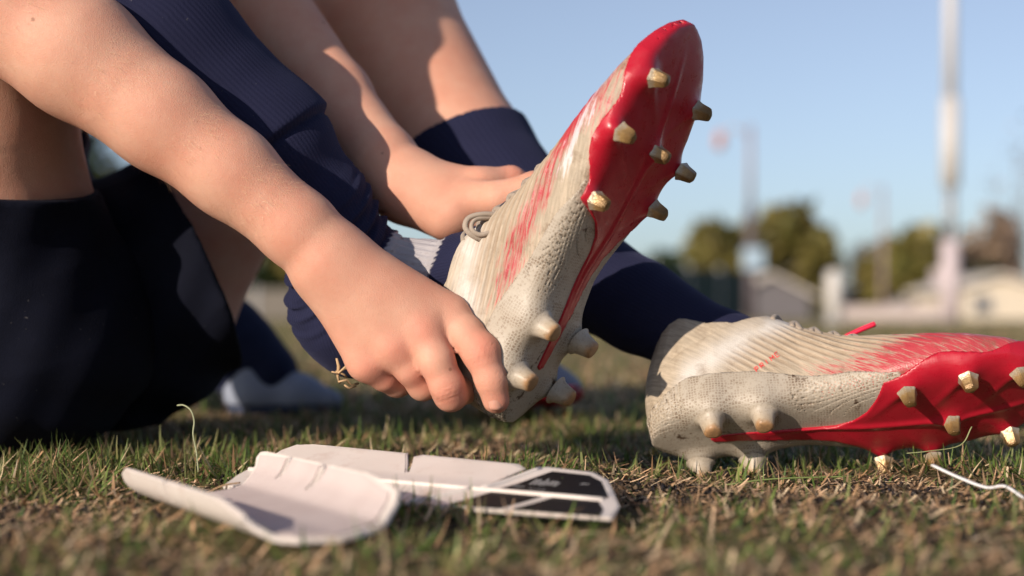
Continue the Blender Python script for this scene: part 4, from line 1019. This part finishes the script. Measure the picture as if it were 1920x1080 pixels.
# houses
def house(x, y, wd, dp, ez, rz, wall, roof, label, win=(), gable_front=True, name='house'):
    root = empty(name, (x, y, 0)); tag(root, label, 'house')
    v = [(-wd / 2, 0, 0), (wd / 2, 0, 0), (wd / 2, dp, 0), (-wd / 2, dp, 0), (-wd / 2, 0, ez), (wd / 2, 0, ez), (wd / 2, dp, ez), (-wd / 2, dp, ez)]
    f = [(0, 1, 5, 4), (1, 2, 6, 5), (2, 3, 7, 6), (3, 0, 4, 7)]
    if gable_front: v += [(0, 0, rz), (0, dp, rz)]; f[0] = (0, 1, 5, 8, 4); f[2] = (2, 3, 7, 9, 6)
    else: v += [(-wd / 2, dp / 2, rz), (wd / 2, dp / 2, rz)]; f[1] = (1, 2, 6, 9, 5); f[3] = (3, 0, 4, 8, 7)
    link('wall', mesh_np('wall', v, f, 1), wall, root, smooth=False)
    o = .3; t = .14; h_ = (wd if gable_front else dp) / 2; sl = (rz - ez) / h_
    for s_ in (-1, 1):
        if gable_front: q = [(0, -o, rz + .05), (s_ * (h_ + o), -o, ez - sl * o + .05), (s_ * (h_ + o), dp + o, ez - sl * o + .05), (0, dp + o, rz + .05)]
        else:
            yc_ = dp / 2; q = [(-wd / 2 - o, yc_, rz + .05), (wd / 2 + o, yc_, rz + .05), (wd / 2 + o, yc_ + s_ * (h_ + o), ez - sl * o + .05), (-wd / 2 - o, yc_ + s_ * (h_ + o), ez - sl * o + .05)]
        vv = q + [(a, b, c + t) for a, b, c in q]
        link('roof', mesh_np('roof', vv, [(0, 1, 2, 3), (7, 6, 5, 4), (0, 4, 5, 1), (1, 5, 6, 2), (2, 6, 7, 3), (3, 7, 4, 0)], 1), roof, root, smooth=False)
    for (a, b, c, d) in win:
        fr = simple('window', a - .08, b + .08, -.06, -.005, c - .08, d + .08, WHT, root); simple('pane', a, b, -.075, -.062, c, d, M('glass_dark', (.05, .06, .08), rough=.1).m, fr)
    return root
CRM = M('cream_render', (.60, .52, .42), rough=.85).m; GRY = M('grey_roof', (.32, .29, .29), rough=.85).m; PALE = M('pale_roof', (.58, .52, .47), rough=.8).m
DKW = M('dark_wall', (.13, .12, .13), rough=.9).m; BRK = M('brick_wall', (.38, .20, .15), rough=.9).m
house(w2(1872, 52), 52, 3.3, 5, 1.05, 1.55, CRM, PALE, 'cream gabled building behind the toe of the flat boot', [(-.9, -.3, .3, .8)])
house(w2(1445, 58), 58, 3.2, 5, .95, 1.75, DKW, PALE, 'dark walled building with a pale bent roof edge behind the boot ankle', [])
house(w2(1745, 66), 66, 4.2, 5, .95, 1.45, CRM, GRY, 'low pale building with a brick porch behind the white pole', [(-1.2, -.5, .3, .8), (.9, 1.5, .3, .8)], False)
house(w2(1700, 60), 60, .9, 1, .45, .75, BRK, GRY, 'small brick porch in front of the low pale building', [(-.2, .2, .1, .35)])
house(w2(1620, 70), 70, 3.0, 5, .8, 1.4, PALE, GRY, 'small grey-roofed house between the white post and the tall pole', [(-.6, 0, .2, .6)], False)
# white boundary wall segments
simple_w = simple('boundary_wall', w2(1570, 48), w2(1800, 48), 48, 48.15, 0, .48, M('pinkish_wall', (.50, .42, .40), rough=.9).m); tag(simple_w, 'low pinkish wall in front of the far houses', 'wall')
# poles
def cyl(name, x, y, z0, z1, r0, r1, mat, par): v, f = tube([(0, 0, z0), (0, 0, (z0 + z1) / 2), (0, 0, z1)], [r0, (r0 + r1) / 2, r1], 14); o = link(name, mesh_np(name, v, f, 1), mat, par); o.location = (x, y, 0); return o
PNK = M('pinkish_steel', (.50, .42, .44), rough=.6).m; DRK = M('dark_steel', (.10, .08, .09), rough=.7).m; LMP = M('orange_lamp', (.50, .22, .15), rough=.5).m; DRK2 = M('brown_steel', (.28, .21, .22), rough=.6).m
Yp = 30.
r = empty('floodlight_pole', (w2(1782, Yp), Yp, 0)); tag(r, 'tall white pole with a wide white upper sleeve, right of the olive trees', 'pole')
cyl('pole_base', 0, 0, 0, h2(450, Yp), .20, .19, PNK, r); cyl('pole_shaft', 0, 0, h2(450, Yp), h2(350, Yp), .11, .11, POST, r); cyl('pole_sleeve', 0, 0, h2(350, Yp), h2(185, Yp), .19, .19, WHT, r); cyl('pole_top', 0, 0, h2(185, Yp), h2(-120, Yp), .13, .12, WHT, r)
simple('meter_box', -.38, -.16, -.12, .1, h2(535, Yp), h2(505, Yp), PNK, r)
Yp = 34.
r = empty('lamp_post', (w2(1407, Yp), Yp, 0)); tag(r, 'dark lower, pale upper lamp post with an orange lamp on its left arm', 'lamp post')
cyl('pole_base', 0, 0, 0, h2(385, Yp), .13, .11, DRK, r); cyl('pole_shaft', 0, 0, h2(385, Yp), h2(235, Yp), .07, .055, DRK2, r)
v, f = tube([(0, 0, h2(255, Yp)), (-.4, 0, h2(238, Yp)), (-.72, 0, h2(252, Yp))], .025, 8); link('arm', mesh_np('arm', v, f, 1), PNK, r)
v, f = tube([(-.72, 0, h2(246, Yp)), (-.73, 0, h2(262, Yp)), (-.74, 0, h2(280, Yp))], [.06, .14, .08], 12); link('lamp_head', mesh_np('lamp_head', v, f, 1), LMP, r)
simple('sign', -.22, .30, -.18, -.16, h2(505, Yp), h2(465, Yp), M('pale_blue_sign', (.32, .42, .52), rough=.6).m, r)
Yp = 56.
r = empty('lamp_post', (w2(1655, Yp), Yp, 0)); tag(r, 'fainter, farther lamp post with a small pink lamp, between the olive trees', 'lamp post')
cyl('pole_shaft', 0, 0, 0, h2(350, Yp), .10, .06, DRK2, r)
v, f = tube([(0, 0, h2(360, Yp)), (-.5, 0, h2(350, Yp)), (-.84, 0, h2(362, Yp))], .03, 8); link('arm', mesh_np('arm', v, f, 1), PNK, r)
v, f = tube([(-.84, 0, h2(362, Yp)), (-.84, 0, h2(375, Yp)), (-.84, 0, h2(390, Yp))], [.06, .16, .06], 12); link('lamp_head', mesh_np('lamp_head', v, f, 1), LMP, r)
Yp = 18.
r = empty('bollard', (w2(1564, Yp), Yp, 0)); tag(r, 'short white round-topped post standing in the pitch behind the boot', 'post')
v, f = tube([(0, 0, 0), (0, 0, .4), (0, 0, h2(515, Yp)), (0, 0, h2(509, Yp)), (0, 0, h2(505, Yp))], [.105, .105, .105, .085, .03], 20); link('bollard_body', mesh_np('bollard_body', v, f, 1), WHT, r)
v, f = tube([(0, 0, 0), (0, 0, .01), (0, 0, .05)], [.16, .16, .12], 20); link('foot', mesh_np('foot', v, f, 1), POST, r)
